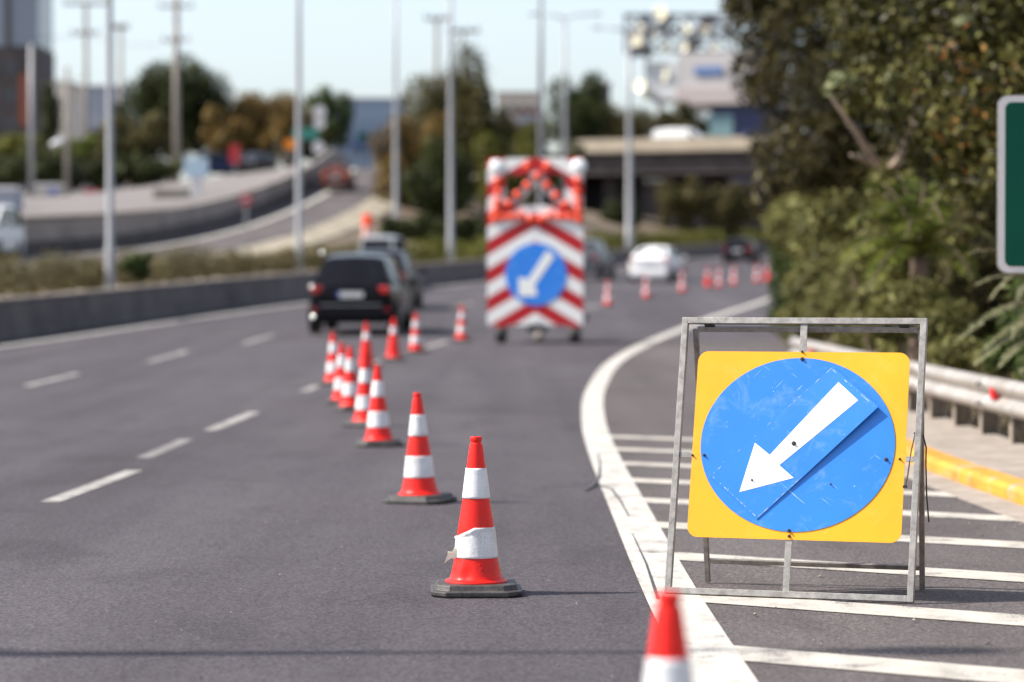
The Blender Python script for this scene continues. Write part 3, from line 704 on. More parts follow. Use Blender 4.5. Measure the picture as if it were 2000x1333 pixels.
limb([(1775, 255, 35.2), (1900, 150, 34.5), (2000, 60, 34)], [.06, .045, .03]); limb([(1930, -20, 34), (1990, 40, 33.6), (2040, 90, 33.5)], [.05, .06, .06])
mb.build('trunk', M['bark_pale'], t, smooth=True)
# pale sunlit spray on the left limb
crown('leaves', [Lb(1640, 152, 34.4, 20, rz=12), Lb(1618, 176, 34.4, 13), Lb(1665, 158, 34.6, 12), Lb(1740, 155, 34, 16), Lb(1740, 185, 34, 16), Lb(1800, 135, 33.5, 14), Lb(1780, 35, 34, 20), Lb(1890, 45, 32.5, 20)], 300, .11, 'pale', t, .55)
# dark drooping tree behind it
bl = [Lb(1500, 40, 62, 85), Lb(1590, 60, 60, 110), Lb(1480, 140, 62, 55, rz=80), Lb(1560, 170, 60, 100), Lb(1640, 180, 58, 100), Lb(1540, 290, 60, 80), Lb(1610, 300, 58, 110), Lb(1700, 260, 58, 110), Lb(1520, -50, 62, 120), Lb(1650, -60, 60, 140), Lb(1450, 0, 64, 50), Lb(1530, 380, 60, 75), Lb(1640, 400, 58, 100), Lb(1780, 100, 58, 150), Lb(1760, 350, 57, 110), Lb(1880, 200, 56, 150), Lb(1960, 60, 56, 160), Lb(2000, 300, 56, 140)]
bb = U(1600, 560, 60); base = (bb.x, 60, H(bb.x, 60))
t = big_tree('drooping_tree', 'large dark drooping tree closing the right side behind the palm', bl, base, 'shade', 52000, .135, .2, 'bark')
trunk_mesh(t, base, bl, .22, M['bark'], 8)
# shrubs lining the guardrail
def shrub(name, label, blobs, n, size, pal, stems=6, group=None, aspect=.35):
    c = np.mean([b[:3] for b in blobs], axis=0); yy = float(c[1]); xx = float(c[0])
    t = thing(name, label, 'bush', (xx, yy, H(xx, yy)), group=group)
    crown('foliage', blobs, n, size, pal, t, aspect)
    mb = MB()
    for b in blobs:
        e = Vector(b[:3])-Vector(t.location); mb.tube([Vector((e.x*.25, e.y*.25, -.15)), Vector((e.x*.7, e.y*.7, e.z*.55)), e], [.035, .025, .01], 6)
    mb.build('stems', M['bark'], t)
    return t
G4 = 'bushes behind the guardrail'
shrub('leafy_bush', 'bright green bush edging the road at the end of the guardrail', [Lb(1530, 500, 58, 32, rz=50), Lb(1545, 570, 57, 45, rz=60), Lb(1535, 620, 57, 36), Lb(1560, 520, 58, 40, rz=50)], 5000, .11, 'green', group=G4)
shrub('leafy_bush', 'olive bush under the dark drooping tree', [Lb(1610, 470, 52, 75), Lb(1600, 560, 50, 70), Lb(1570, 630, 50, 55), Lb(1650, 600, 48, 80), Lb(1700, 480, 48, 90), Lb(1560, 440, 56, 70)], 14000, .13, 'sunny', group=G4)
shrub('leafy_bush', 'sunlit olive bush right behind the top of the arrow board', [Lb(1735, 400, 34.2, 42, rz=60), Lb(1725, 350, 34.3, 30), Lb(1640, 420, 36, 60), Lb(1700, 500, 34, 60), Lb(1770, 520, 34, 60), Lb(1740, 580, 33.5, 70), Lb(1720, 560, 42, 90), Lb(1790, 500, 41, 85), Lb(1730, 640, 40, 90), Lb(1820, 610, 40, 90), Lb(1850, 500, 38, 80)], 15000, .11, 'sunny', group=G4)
shrub('leafy_bush', 'shaded brown bush below the green road board', [Lb(1920, 430, 37, 70), Lb(1980, 440, 37, 70), Lb(1900, 560, 36, 90), Lb(1890, 650, 34, 90), Lb(1970, 620, 34, 90), Lb(1990, 500, 34, 90), Lb(2060, 600, 33, 100)], 14000, .10, 'olive', group=G4)
shrub('leafy_bush', 'low green growth close behind the steel rail', [Lb(1795, 600, 32, 60, rz=55), Lb(1850, 630, 31.5, 60, rz=50), Lb(1740, 620, 32.5, 55, rz=50), Lb(1870, 690, 31, 60, rz=35), Lb(1960, 700, 30, 60, rz=35), Lb(1780, 680, 34, 60, rz=35), Lb(1690, 670, 38, 60, rz=35), Lb(2040, 720, 29, 60, rz=40)], 13000, .08, 'sunny', group=G4)
# palm: fronds with narrow leaflets
def fronds(parent, specs, mat, leaflet, lw, droop=.25, name='fronds', step=.045):
    o = Vector(parent.location); V = []; Q = []; mb = MB()
    for (a, b, arch) in specs:
        a, b = Vector(a)-o, Vector(b)-o; L = (b-a).length; m = int(L/step); prev = None; pts = []
        for i in range(m+1):
            u = i/m; p = a.lerp(b, u)+Vector((0, 0, arch*4*u*(1-u)))
            pts.append(p)
        mb.tube(pts[::3]+[pts[-1]], [max(.003, .014*(1-j/len(pts[::3]))+.003) for j in range(len(pts[::3])+1)], 5)
        for i in range(2, m):
            u = i/m; d = (pts[i+1]-pts[i-1]).normalized(); side = d.cross(Vector((0, 0, 1))).normalized(); upv = side.cross(d)
            ll = leaflet*(math.sin(PI*min(1, u*.85+.15))**.6)
            for sg in (-1, 1):
                dr = (side*sg*.85+d*.5+upv*random.uniform(-.05, .35)-Vector((0, 0, droop))+Vector((random.gauss(0, .08),)*3)).normalized()
                e = pts[i]+dr*ll; w = (d*lw); mid = pts[i].lerp(e, .45)+Vector((0, 0, ll*.05)); nb = len(V)
                V += [pts[i]-w*.25, mid-w*.5, e, mid+w*.5]; Q.append((nb, nb+1, nb+2, nb+3))
    np_mesh(name, [tuple(v) for v in V], Q, mat, parent); mb.build('stalks', M['bark'], parent)
pc = U(1795, 505, 33.5); t = thing('palm', 'bushy palm with arching fronds behind the guardrail', 'palm', (pc.x, 33.5, H(pc.x, 33.5)))
sp = []
for (px, py, Y, arch) in ((1650, 400, 38, .5), (1690, 330, 39, .55), (1745, 290, 39.5, .4), (1810, 280, 39, .35), (1870, 310, 38.5, .4), (1930, 360, 38, .5), (1960, 440, 38, .45), (1640, 480, 37.5, .45), (1720, 370, 37, .5), (1840, 390, 37, .5), (1900, 500, 37, .4), (1770, 420, 36.5, .45), (1700, 520, 37, .4)):
    sp.append((pc, U(px, py+48, Y-5), arch*.75))
fronds(t, sp, LM['fern'], .36, .045, .35)
mb = MB(); mb.tube([(0, 0, -.2), (0, 0, .5*(pc.z-H(pc.x, 33.5))), (0, 0, pc.z-H(pc.x, 33.5))], [.15, .13, .10], 12); mb.build('trunk', M['bark'], t)
# feathery pale shrub reaching over the rail
pb = U(2060, 700, 25.5); t = thing('feathery_shrub', 'feathery pale green shrub reaching over the guardrail below the green board', 'bush', (pb.x, 25.5, H(pb.x, 25.5)))
sp = []
root = Vector((pb.x, 25.5, H(pb.x, 25.5)+.3))
for (ax, ay, px, py, Y) in ((2040, 590, 1868, 668, 24.6), (2040, 560, 1902, 560, 24.8), (2030, 530, 1890, 497, 25), (2060, 640, 1902, 715, 24.5), (2050, 600, 1925, 625, 25.2), (2060, 560, 1960, 530, 24.6), (2050, 660, 1950, 720, 24.4), (2060, 600, 1975, 660, 24.5), (2040, 520, 1930, 590, 25.3), (2060, 690, 1990, 735, 24.4), (2050, 540, 1985, 590, 24.3), (2060, 620, 1915, 690, 25)):
    sp.append((U(ax, ay, 25.4), U(px, py, Y), .10))
fronds(t, sp, LM['pale'], .10, .030, .15, step=.022)
mb = MB(); o = Vector(t.location)
for a, b, c in sp: mb.tube([root-o, (root-o).lerp(a-o, .5)+Vector((.1, 0, .05)), a-o], [.03, .02, .010], 6)
mb.build('stems', M['bark_pale'], t)
shrub('leafy_bush', 'dense green bush under the feathery pale shrub', [Lb(1960, 690, 26.5, 45), Lb(2010, 640, 26.5, 60), Lb(2040, 720, 26, 60), Lb(2020, 560, 27, 50)], 5000, .07, 'green', group=G4)
# dry grass behind the rail
V = []; Q = []
for i in range(5200):
    y = random.uniform(14, 60); x = rx(y)+random.uniform(1.0, 3.2)
    z = H(x, y); h = random.uniform(.08, .32); a = random.uniform(0, 6.28); w = .007; lx, ly = random.gauss(0, .1), random.gauss(0, .1); nb = len(V)
    dx, dy = math.cos(a)*w, math.sin(a)*w
    V += [(x-dx, y-dy, z), (x+dx, y+dy, z), (x+lx*.5+dx*.7, y+ly*.5+dy*.7, z+h*.6), (x+lx, y+ly, z+h)]; Q.append((nb, nb+1, nb+2, nb+3))
tag(np_mesh('grass', V, Q, LM['dry']), 'dry grass growing behind the guardrail', 'grass', kind='stuff')
# ------------------------------------------------------------------ traffic cones
def cone_r(z):   # outer radius of the red sleeve at height z
    tab = [(.070, .126), (.175, .103), (.32, .0865), (.459, .0645), (.604, .0465), (.715, .0315)]
    return lerp_tab(tab, z)
def make_cone(label, bands, dent=False):
    t = thing('traffic_cone', label, 'traffic cone', group='traffic cones closing the lane')
    mb = MB()   # octagonal two-step base
    def octo(h, c): return [(-h+c, -h), (h-c, -h), (h, -h+c), (h, h-c), (h-c, h), (-h+c, h), (-h, h-c), (-h, -h+c)]
    rings = []
    for hs, c, z in ((.212, .07, 0.0), (.218, .07, .008), (.218, .07, .026), (.208, .068, .030), (.196, .065, .031), (.188, .06, .054), (.182, .058, .057)):
        rings.append([(x, y, z) for x, y in octo(hs, c)])
    mb.loft(rings); mb.build('base', M['cone_base'], t, bevel=.003)
    prof = [(.118, .056), (.148, .056), (.150, .060), (.148, .066), (.134, .070), (.127, .078)]
    zz = .095
    while zz < .70: prof.append((cone_r(zz), zz)); zz += .02
    prof += [(.0315, .712), (.030, .720), (.0255, .7215), (.0245, .726), (.0245, .731), (.0275, .733), (.0285, .738), (.0285, .750), (.0265, .754), (.018, .7545), (.017, .748), (.012, .70)]
    mb = MB(); mb.lathe(prof, 40)
    if dent:
        for i, v in enumerate(mb.v):
            a = math.atan2(v[1], v[0]); r = math.hypot(v[0], v[1])
            if v[2] < .18 and v[2] > .066:
                k = math.exp(-((a+1.95)/.16)**2)*math.exp(-((v[2]-.10)/.035)**2)*.010 - math.exp(-((a+2.25)/.2)**2)*math.exp(-((v[2]-.12)/.05)**2)*.006
                mb.v[i] = (v[0]*(1-k/r), v[1]*(1-k/r), v[2])
    mb.build('cone_body', M['cone_red'], t, autosmooth=40)
    for j, (a, b) in enumerate(bands):
        mb = MB(); seg = 64; nz_ = 14
        torn = dent and j == 1
        for i in range(nz_+1):
            for k in range(seg):
                an = 2*PI*k/seg; u = i/nz_; hi = b
                if torn: # upper edge slips down around the left side
                    d = (an-PI*1.5); d = (d+PI) % (2*PI)-PI
                    if d < -0.15: hi = b-.045*min(1, (-d-.15)/1.1)**.8
                z = a+(hi-a)*u; r = cone_r(z)+.0022
                if torn:
                    r += .0035*abs(math.sin(an*9+z*40))*u*(1 if an > PI*.9 and an < PI*1.55 else .15)
                    if u > .86 and an > PI*.95 and an < PI*1.48: r += .006*(1-abs(u-.93)/.07)
                mb.v.append((r*math.cos(an), r*math.sin(an), z))
        for i in range(nz_):
            for k in range(seg): k2 = (k+1) % seg; mb.f.append((i*seg+k, i*seg+k2, (i+1)*seg+k2, (i+1)*seg+k)); mb.m.append(0)
        o = mb.build('reflective_band', M['band'], t, smooth=True)
        if torn: o['label'] = 'torn and slipped reflective band'
        sdm = o.modifiers.new('thick', 'SOLIDIFY'); sdm.thickness = .0015; sdm.offset = 1
    return t
D2 = [(.459, .604), (.175, .322)]; D1 = [(.47, .59)]
CN = [ # px, base centre y, label, kind
 (930, 1163, 'traffic cone in sharp focus with a torn lower band and a loose flap', 't'),
 (820, 984, 'two banded cone right behind the torn cone, second in the row', 2),
 (740, 873, 'two banded cone third in the row, half hiding the one behind it', 2),
 (714, 834, 'fourth cone of the row, half hidden behind the third cone', 2),
 (686, 803, 'fifth cone of the row, widest of the huddle of three', 2),
 (669, 790, 'thin cone between the fifth cone and the leftmost cone', 2),
 (652, 753, 'leftmost cone of the row, two white bands, below the black car', 2),
 (716, 720, 'single banded cone in front of the number plate side of the black car', 1),
 (768, 705, 'single banded cone in front of the right rear wheel of the black car', 1),
 (812, 690, 'two banded cone just right of the black car', 2),
 (902, 667, 'lone cone between the black car and the warning trailer', 2),
 (1188, 598, 'first far cone right of the warning trailer', 2),
 (1263, 583, 'far cone standing below the middle of the white car', 2),
 (1333, 571, 'far cone just right of the white car', 2),
 (1383, 562, 'far cone overlapping its neighbour left of the dark far car', 1),
 (1405, 562, 'far cone on the right of an overlapping pair', 2),
 (1434, 557, 'far cone directly below the dark far car', 2),
 (1479, 552, 'far cone right of the dark far car', 2),
 (1499, 551, 'farthest cone, touching the green bush', 1)]
cone2 = make_cone('red and white cone cut off by the bottom edge, nearest of all', D2)
pz = G(1306, 1600, y0=5) if False else U(1306, 1300, 6.45); cone2.location = (pz.x, 6.45, 0.012)
cone1 = make_cone('x', D1); used1 = False
for px, py, lab, kd in CN:
    p = G(px, py)
    if kd == 't':
        c = make_cone(lab, D2, True); tc_ = c
    elif kd == 1:
        c = cone1 if not used1 else copy_tree(cone1); used1 = True
    else: c = copy_tree(cone2)
    c['label'] = lab; c.location = (p.x, p.y, p.z+.007); c.rotation_euler = (random.uniform(-.022, .022), random.uniform(-.022, .022), 0 if kd == 't' else random.uniform(-.5, .5))
tc_.rotation_euler = (0, 0, .03)
# peeling flap hanging from the torn band, embossed mark on the sleeve
mb = MB(); fl = [(-.118, -.03, .225), (-.128, -.035, .222), (-.139, -.04, .203), (-.158, -.045, .205), (-.160, -.045, .188), (-.175, -.048, .150), (-.152, -.044, .168), (-.136, -.040, .176), (-.128, -.036, .168), (-.114, -.03, .19)]
fl = [(x+.021, y-.012, z) for x, y, z in fl]; mb.v = [Vector(v) for v in fl]+[Vector(v)+Vector((.001, .003, .001)) for v in fl]; k = len(fl)
mb.f = [tuple(range(k)), tuple(reversed(range(k, 2*k)))]+[(i, k+i, k+(i+1) % k, (i+1) % k) for i in range(k)]; mb.m = [0]*len(mb.f)
mb.build('peeling_flap', M['paper'], tc_)
mb = MB()
def on_cone(a, z, lift=.0): r = cone_r(z)+lift; return Vector((r*math.cos(a), r*math.sin(a), z))
def stroke(pts, r=.0013):
    P = []
    for (a0, z0), (a1, z1) in zip(pts, pts[1:]):
        for i in range(4): P.append(on_cone(a0+(a1-a0)*i/4, z0+(z1-z0)*i/4, .0006))
    P.append(on_cone(*pts[-1], .0006)); mb.tube(P, r, 5)
A0 = -PI/2+.22
stroke([(A0-.09, .142), (A0-.09, .150), (A0-.02, .150), (A0-.02, .142), (A0-.09, .142)]); stroke([(A0+.02, .150), (A0+.09, .150), (A0+.09, .141), (A0+.02, .141)])
stroke([(A0-.08, .128), (A0+.08, .130)]); stroke([(A0, .136), (A0, .120)]); stroke([(A0-.10, .118), (A0+.12, .118)]); stroke([(A0+.08, .114), (A0+.02, .102), (A0+.06, .106)])
mb.build('embossed_mark', M['cone_red'], tc_, smooth=True)

# ------------------------------------------------------------------ arrow board on its steel trestle
zs = .018
P0 = G(1301, 1167); P1 = G(1780, 1187); P0.z = P1.z = zs
bx_ = (P1-P0); bx_.z = 0; WB = bx_.length; ux = bx_.normalized(); yaw = math.atan2(ux.y, ux.x)
mid = (P0+P1)/2
TILT = R(13.0)
st = thing('arrow_board', 'yellow board with blue oval and white arrow on a steel trestle', 'road sign', (mid.x, mid.y, zs), rz=yaw)
# local frame: x along the board, y away from the viewer, z up; front plane leans back
uy = Vector((-ux.y, ux.x, 0)); PUP = (uy*math.sin(TILT)+Vector((0, 0, 1))*math.cos(TILT)); PN = ux.cross(PUP).normalized()
if PN.y > 0: PN = -PN
def onplane(px, py):
    r = ray(px, py); tt = (mid-CP).dot(PN)/r.dot(PN); p = CP+r*tt-mid
    return (p.dot(ux), p.dot(PUP))
LUP = Vector((0, math.sin(TILT), math.cos(TILT))); LN = Vector((0, -math.cos(TILT), math.sin(TILT))); LX = Vector((1, 0, 0))
def L3(u, v, n=0.0): return LX*u+LUP*v+LN*n
tw = .030
TL, TR_, BL, BR = onplane(1341, 625), onplane(1806, 631), onplane(1303, 1163), onplane(1777, 1181)
uL = (TL[0]+BL[0])/2; uR = (TR_[0]+BR[0])/2; vT = (TL[1]+TR_[1])/2; vB = tw/2
fr = MB()
def bar(mb, a, b, w=tw, h=None, n=0.0, up=None): mb.bar(L3(a[0], a[1], n), L3(b[0], b[1], n), w, h, up=LN)
bar(fr, (uL, vB-tw/2), (uL, vT+tw/2)); bar(fr, (uR, vB-tw/2), (uR, vT+tw/2))
bar(fr, (uL+tw/2, vT), (uR-tw/2, vT)); bar(fr, (uL+tw/2, vB), (uR-tw/2, vB))
ff = fr.build('front_frame', M['galv'], st, bevel=.002)
pc4 = [onplane(1374, 681), onplane(1781, 697), onplane(1758, 1063), onplane(1335, 1048)]
pu0 = (pc4[0][0]+pc4[3][0])/2; pu1 = (pc4[1][0]+pc4[2][0])/2; pv1 = (pc4[0][1]+pc4[1][1])/2; pv0 = (pc4[2][1]+pc4[3][1])/2
cu, cv = (pu0+pu1)/2, (pv0+pv1)/2
def tab_(a, b, w, n): mb = MB(); mb.bar(L3(*a, n), L3(*b, n), w, .006, up=LN); return mb.build('mounting_strap', M['galv'], st, bevel=.001)
a = onplane(1571, 640)[0]; tab_((a, vT-tw/2), (a, pv1-.03), .034, .004)
a = onplane(1538, 1110)[0]; tab_((a, vB+tw/2), (a, pv0+.03), .032, .004)
v = onplane(1333, 889)[1]; tab_((uL+tw/2, v), (pu0+.03, v), .026, .004)
v2 = onplane(1775, 898)[1]; tab_((pu1+.004, v2), (uR-tw/2, v2), .026, .012)
def rrect(u0, v0, u1, v1, r, k=8):
    out = []
    for cx, cy, a0 in ((u1-r, v1-r, 0), (u0+r, v1-r, 90), (u0+r, v0+r, 180), (u1-r, v0+r, 270)):
        for i in range(k+1): a = R(a0+90*i/k); out.append((cx+r*math.cos(a), cy+r*math.sin(a)))
    return out
mb = MB(); mb.prism(rrect(pu0, pv0, pu1, pv1, .052), L3(0, 0, .008), LX, LUP, .004); panel = mb.build('yellow_panel', M['yellow'], st)
el = [onplane(1370, 871), onplane(1750, 862), onplane(1568, 701), onplane(1545, 1040)]
eu = (el[0][0]+el[1][0])/2; ev = (el[2][1]+el[3][1])/2; ea = (el[1][0]-el[0][0])/2; eb = (el[2][1]-el[3][1])/2
mb = MB(); mb.prism([(eu+ea*math.cos(2*PI*i/96), ev+eb*math.sin(2*PI*i/96)) for i in range(96)], L3(0, 0, .0124), LX, LUP, .0035); mb.build('blue_disc', M['blue'], st)
# loose plate with the arrow: corners lifted off the disc
cT, cR, cB, cL = onplane(1628.6, 718.5), onplane(1719.5, 798), onplane(1480, 1016), onplane(1388, 931.5)
lift = {'T': .007, 'R': .026, 'B': .003, 'L': .002}
n0 = .0162
def plate_n(s, t_):   # s along L->T (length), t across
    return n0+(1-s)*(1-t_)*lift['L']+s*(1-t_)*lift['T']+s*t_*(lift['R'])*(s**.3)+(1-s)*t_*lift['B']
def plate_p(s, t_, dn=0):
    u = (1-s)*(1-t_)*cL[0]+s*(1-t_)*cT[0]+s*t_*cR[0]+(1-s)*t_*cB[0]
    w = (1-s)*(1-t_)*cL[1]+s*(1-t_)*cT[1]+s*t_*cR[1]+(1-s)*t_*cB[1]
    return L3(u, w, plate_n(s, t_)+dn)
ap = MB(); NS, NT = 16, 8
for dn in (0.0, .002):
    for i in range(NS+1):
        for j in range(NT+1): ap.v.append(plate_p(i/NS, j/NT, dn))
W1 = NT+1; B1 = (NS+1)*W1
for i in range(NS):
    for j in range(NT):
        a = i*W1+j
        ap.f.append((B1+a, B1+a+W1, B1+a+W1+1, B1+a+1)); ap.m.append(0); ap.f.append((a, a+1, a+W1+1, a+W1)); ap.m.append(1)
edge = [i*W1 for i in range(NS+1)]+[NS*W1+j for j in range(1, W1)]+[i*W1+NT for i in range(NS-1, -1, -1)]+[j for j in range(NT-1, 0, -1)]
for a, b in zip(edge, edge[1:]+edge[:1]): ap.f.append((a, b, B1+b, B1+a)); ap.m.append(1)
plate = ap.build('arrow_plate', [M['blue'], M['plate_edge']], st)
mb = MB()
rr2 = random.Random(3)
def worn(p, q, n, wmax, side):
    k = 0
    while k < n:
        L = rr2.randint(1, 3)
        if rr2.random() < .38:
            a = [p[0]+(q[0]-p[0])*k/n, p[1]+(q[1]-p[1])*k/n]; b = [p[0]+(q[0]-p[0])*min(n, k+L)/n, p[1]+(q[1]-p[1])*min(n, k+L)/n]; w = wmax*rr2.uniform(.3, 1)
            d = (side[0]*w, side[1]*w)
            mb.add([plate_p(a[0], a[1], .0026), plate_p(b[0], b[1], .0026), plate_p(b[0]+d[0], b[1]+d[1], .0026), plate_p(a[0]+d[0], a[1]+d[1], .0026)], [(0, 1, 2, 3)])
        k += L
worn((.02, .006), (.99, .006), 110, .006, (0, 1)); worn((.985, .02), (.985, .98), 80, .0035, (1, 0)); worn((.012, .02), (.012, .97), 80, .004, (-1, 0)); worn((.02, .985), (.4, .985), 50, .006, (0, 1))
mb.build('worn_edge', M['plate_edge'], plate)
# arrow: white sheet following the plate
import itertools
ARW = [(1641.5, 750), (1682, 787.5), (1525.4, 911.4), (1554, 936.6), (1446.5, 963), (1477, 867), (1506.5, 891)]
ARU = [onplane(*p) for p in ARW]
eS = Vector((cT[0]-cL[0], cT[1]-cL[1])); eT = Vector((cB[0]-cL[0], cB[1]-cL[1]))
def st_of(q):
    d = Vector((q[0]-cL[0], q[1]-cL[1])); det = eS.x*eT.y-eS.y*eT.x
    return ((d.x*eT.y-d.y*eT.x)/det, (eS.x*d.y-eS.y*d.x)/det)
bm = bmesh.new(); vsb = []
for q in ARU:
    vsb.append(bm.verts.new((q[0], q[1], 0)))
bm.faces.new(vsb); bmesh.ops.triangulate(bm, faces=bm.faces); bmesh.ops.subdivide_edges(bm, edges=bm.edges, cuts=5, use_grid_fill=True)
bm.verts.ensure_lookup_table()
av = [plate_p(*st_of((v_.co.x, v_.co.y)), .0026) for v_ in bm.verts]; af = [tuple(v_.index for v_ in f.verts) for f in bm.faces]; bm.verts.index_update()
af = [tuple(v_.index for v_ in f.verts) for f in bm.faces]; bm.free()
mb = MB(); mb.add(av, af); arrow = mb.build('white_arrow', M['white_sign'], plate, fix=True)
sdm = arrow.modifiers.new('thick', 'SOLIDIFY'); sdm.thickness = .0006; sdm.offset = 1
def bolt(px, py, n=.012, r=.0085, lab=None):
    u, w = onplane(px, py); mb = MB()
    rot = Matrix((LX, LUP, LN)).transposed()
    mb.lathe([(r, 0), (r, .004), (r*.75, .006), (r*.55, .006), (r*.5, .013), (0, .013)], 12, c=L3(u, w, n), rot=rot)
    return mb.build('bolt', M['bolt'], st, autosmooth=35)
for px, py, n_, r_ in ((1568, 688.5, .012, .006), (1568.5, 703, .016, .0095), (1354, 890.5, .012, .006), (1377, 890.5, .016, .007), (1732, 899, .016, .009), (1758.5, 898, .012, .006), (1542.5, 1038, .016, .0085), (1542.5, 1048.5, .012, .0075), (1553, 868.5, .0265, .011), (1471, 939.5, .0205, .0055), (1624, 947, .0158, .004)):
    bolt(px, py, n_, r_)
# small dirt ring round the lower arrow bolt is left to the scuffs
# rear frame, hinged under the top bar
RL = G(1379, 1147); RRr = G(1804, 1159)
Minv = Matrix.Translation(Vector((mid.x, mid.y, zs))) @ Matrix.Rotation(yaw, 4, 'Z'); Minv = Minv.inverted()
a0 = Minv @ Vector((RL.x, RL.y, zs)); a1 = Minv @ Vector((RRr.x, RRr.y, zs)); ymean = (a0.y+a1.y)/2; a0.y = a1.y = ymean
topc = L3(0, vT-.036, -.020); r0_ = Vector((a0.x, topc.y, topc.z)); r1_ = Vector((a1.x, topc.y, topc.z)); r0_.x = onplane(1357, 640)[0]; r1_.x = onplane(1797, 645)[0]
rf = MB(); rup = (r0_-a0).cross(Vector((1, 0, 0))).normalized(); tr = .024
rf.bar(a0, r0_, tr, up=rup); rf.bar(a1, r1_, tr, up=rup)
rf.bar(r0_+Vector((tr/2, 0, 0)), r1_-Vector((tr/2, 0, 0)), tr, up=rup)
k = .085; q0 = a0.lerp(r0_, k); q1 = a1.lerp(r1_, k); rf.bar(q0+Vector((tr/2, 0, 0)), q1-Vector((tr/2, 0, 0)), tr*.9, up=rup)
rf.build('rear_frame', M['galv_dark'], st, bevel=.0015)
for px in (1385, 1765):
    u = onplane(px, 632)[0]; mb = MB(); c = L3(u, vT-.019, -.012)
    mb.tube([c-Vector((.022, 0, 0)), c+Vector((.022, 0, 0))], .0075, 10); mb.box(c+Vector((0, -.004, .006)), (.05, .004, .018)); mb.box(c+Vector((0, .008, -.008)), (.05, .004, .018))
    mb.build('hinge', M['bolt'], st)
# hanging stay hook by the right upright and cord behind it
mb = MB(); P = [L3(*onplane(1786, 846), -.02), L3(*onplane(1781, 880), .012), L3(*onplane(1774, 930), .014), L3(*onplane(1769, 952), .014)]
mb.tube(P, .0032, 6); mb.box(P[-1], (.020, .008, .012)); mb.tube([P[0]-LN*.01, P[0]+LN*.01], .006, 8); mb.build('stay_hook', M['bolt'], st)
mb = MB(); P = [L3(*onplane(1801, 848), -.02), L3(*onplane(1804, 870), -.06), L3(*onplane(1801, 900), -.09), L3(*onplane(1800, 960), -.12), L3(*onplane(1801, 1010), -.16)]
mb.tube(P, .004, 6); mb.build('cord', M['bolt'], st)

# ------------------------------------------------------------------ lane closure trailer
def chevron_mat():
    m, t, p = new_mat('red_white_chevrons')
    c = t.nodes.new('ShaderNodeTexCoord'); s = t.nodes.new('ShaderNodeSeparateXYZ'); t.links.new(c.outputs['Object'], s.inputs[0])
    ab = nd(t, 'ShaderNodeMath', operation='ABSOLUTE'); t.links.new(s.outputs['X'], ab.inputs[0])
    ma = nd(t, 'ShaderNodeMath', operation='MULTIPLY_ADD'); t.links.new(ab.outputs[0], ma.inputs[0]); ma.inputs[1].default_value = 0.58; t.links.new(s.outputs['Z'], ma.inputs[2])
    ad = nd(t, 'ShaderNodeMath', operation='ADD'); t.links.new(ma.outputs[0], ad.inputs[0]); ad.inputs[1].default_value = -.045+5*.59
    dv = nd(t, 'ShaderNodeMath', operation='DIVIDE'); t.links.new(ad.outputs[0], dv.inputs[0]); dv.inputs[1].default_value = .59
    fr_ = nd(t, 'ShaderNodeMath', operation='FRACT'); t.links.new(dv.outputs[0], fr_.inputs[0])
    lt = nd(t, 'ShaderNodeMath', operation='LESS_THAN'); t.links.new(fr_.outputs[0], lt.inputs[0]); lt.inputs[1].default_value = .51
    t.links.new(mixc(t, lt.outputs[0], (.74, .74, .73), (.40, .004, .010)), p.inputs['Base Color']); p.inputs['Roughness'].default_value = .35
    return m
M['chevron'] = chevron_mat()
M['lamp_red'] = simple('red_orange_lamp', (.84, .060, .008), .3, var=.05)
M['lamp_white'] = simple('white_lamp', (.82, .86, .87), .25, var=.03, coat=.6)
M['grey_frame'] = simple('grey_frame', (.36, .36, .36), .5, .2)
tp = G(1046, 672); ty = tp.y; s_ = FPX/ty
tt = thing('warning_trailer', 'tall warning trailer with red white chevrons, blue arrow disc and lamp cross', 'trailer', (tp.x, ty, tp.z+.006), rz=R(-11))
def tx(px): return (px-1045)/s_
def tz(py): return (672-py)/s_
mb = MB(); x0, x1 = tx(949), tx(1139); z0, z1 = tz(636), tz(432)
# lower panel and the four sides of the open upper frame, as one sheet with a window
mb.box(((x0+x1)/2, 0, (z0+z1)/2), (x1-x0, .03, z1-z0))
mb.build('chevron_panel', M['chevron'], tt)
zt = tz(310); fw = tx(985)-x0
mb = MB()
mb.box((x0+fw/2, .012, (z1+zt)/2+.004), (fw, .03, zt-z1)); mb.box((x1-fw/2, .012, (z1+zt)/2+.004), (fw, .03, zt-z1)); mb.box(((x0+x1)/2, .012, zt-.17), (x1-x0-2*fw-.006, .03, .34)); mb.box(((x0+x1)/2, .012, z1+.16), (x1-x0-2*fw-.006, .03, .30))
mb.build('lamp_frame', M['chevron'], tt)
mb = MB(); zc = tz(537); dr = 61/s_
mb.lathe([(dr, 0), (dr, .012), (0, .012)], 48, c=(tx(1046), -.018, zc), rot=Matrix.Rotation(PI/2, 3, 'X')); mb.build('blue_disc', M['blue'], tt)
mb = MB()
pts = [(1068, 490), (1083, 502), (1044, 557), (1049, 579), (1012, 580), (1012, 543), (1031, 546)]
mb.prism([(tx(a), tz(b)) for a, b in pts], (0, -.0305, 0), (1, 0, 0), (0, 0, 1), .004); mb.build('white_arrow', M['white_sign'], tt)
def lampb(x, z, r, mt, n='warning_lamp', y=-.02):
    mb = MB(); rot = Matrix.Rotation(PI/2, 3, 'X')
    mb.lathe([(r*1.02, 0), (r*1.05, .05), (r*.97, .06), (r*.9, .065), (r*.6, .085), (0, .095)], 20, c=(x, y, z), rot=rot); return mb.build(n, mt, tt, autosmooth=40)
def c7(x, y): return tx(930+x/3.252), tz(290+y/3.252)
mb = MB()
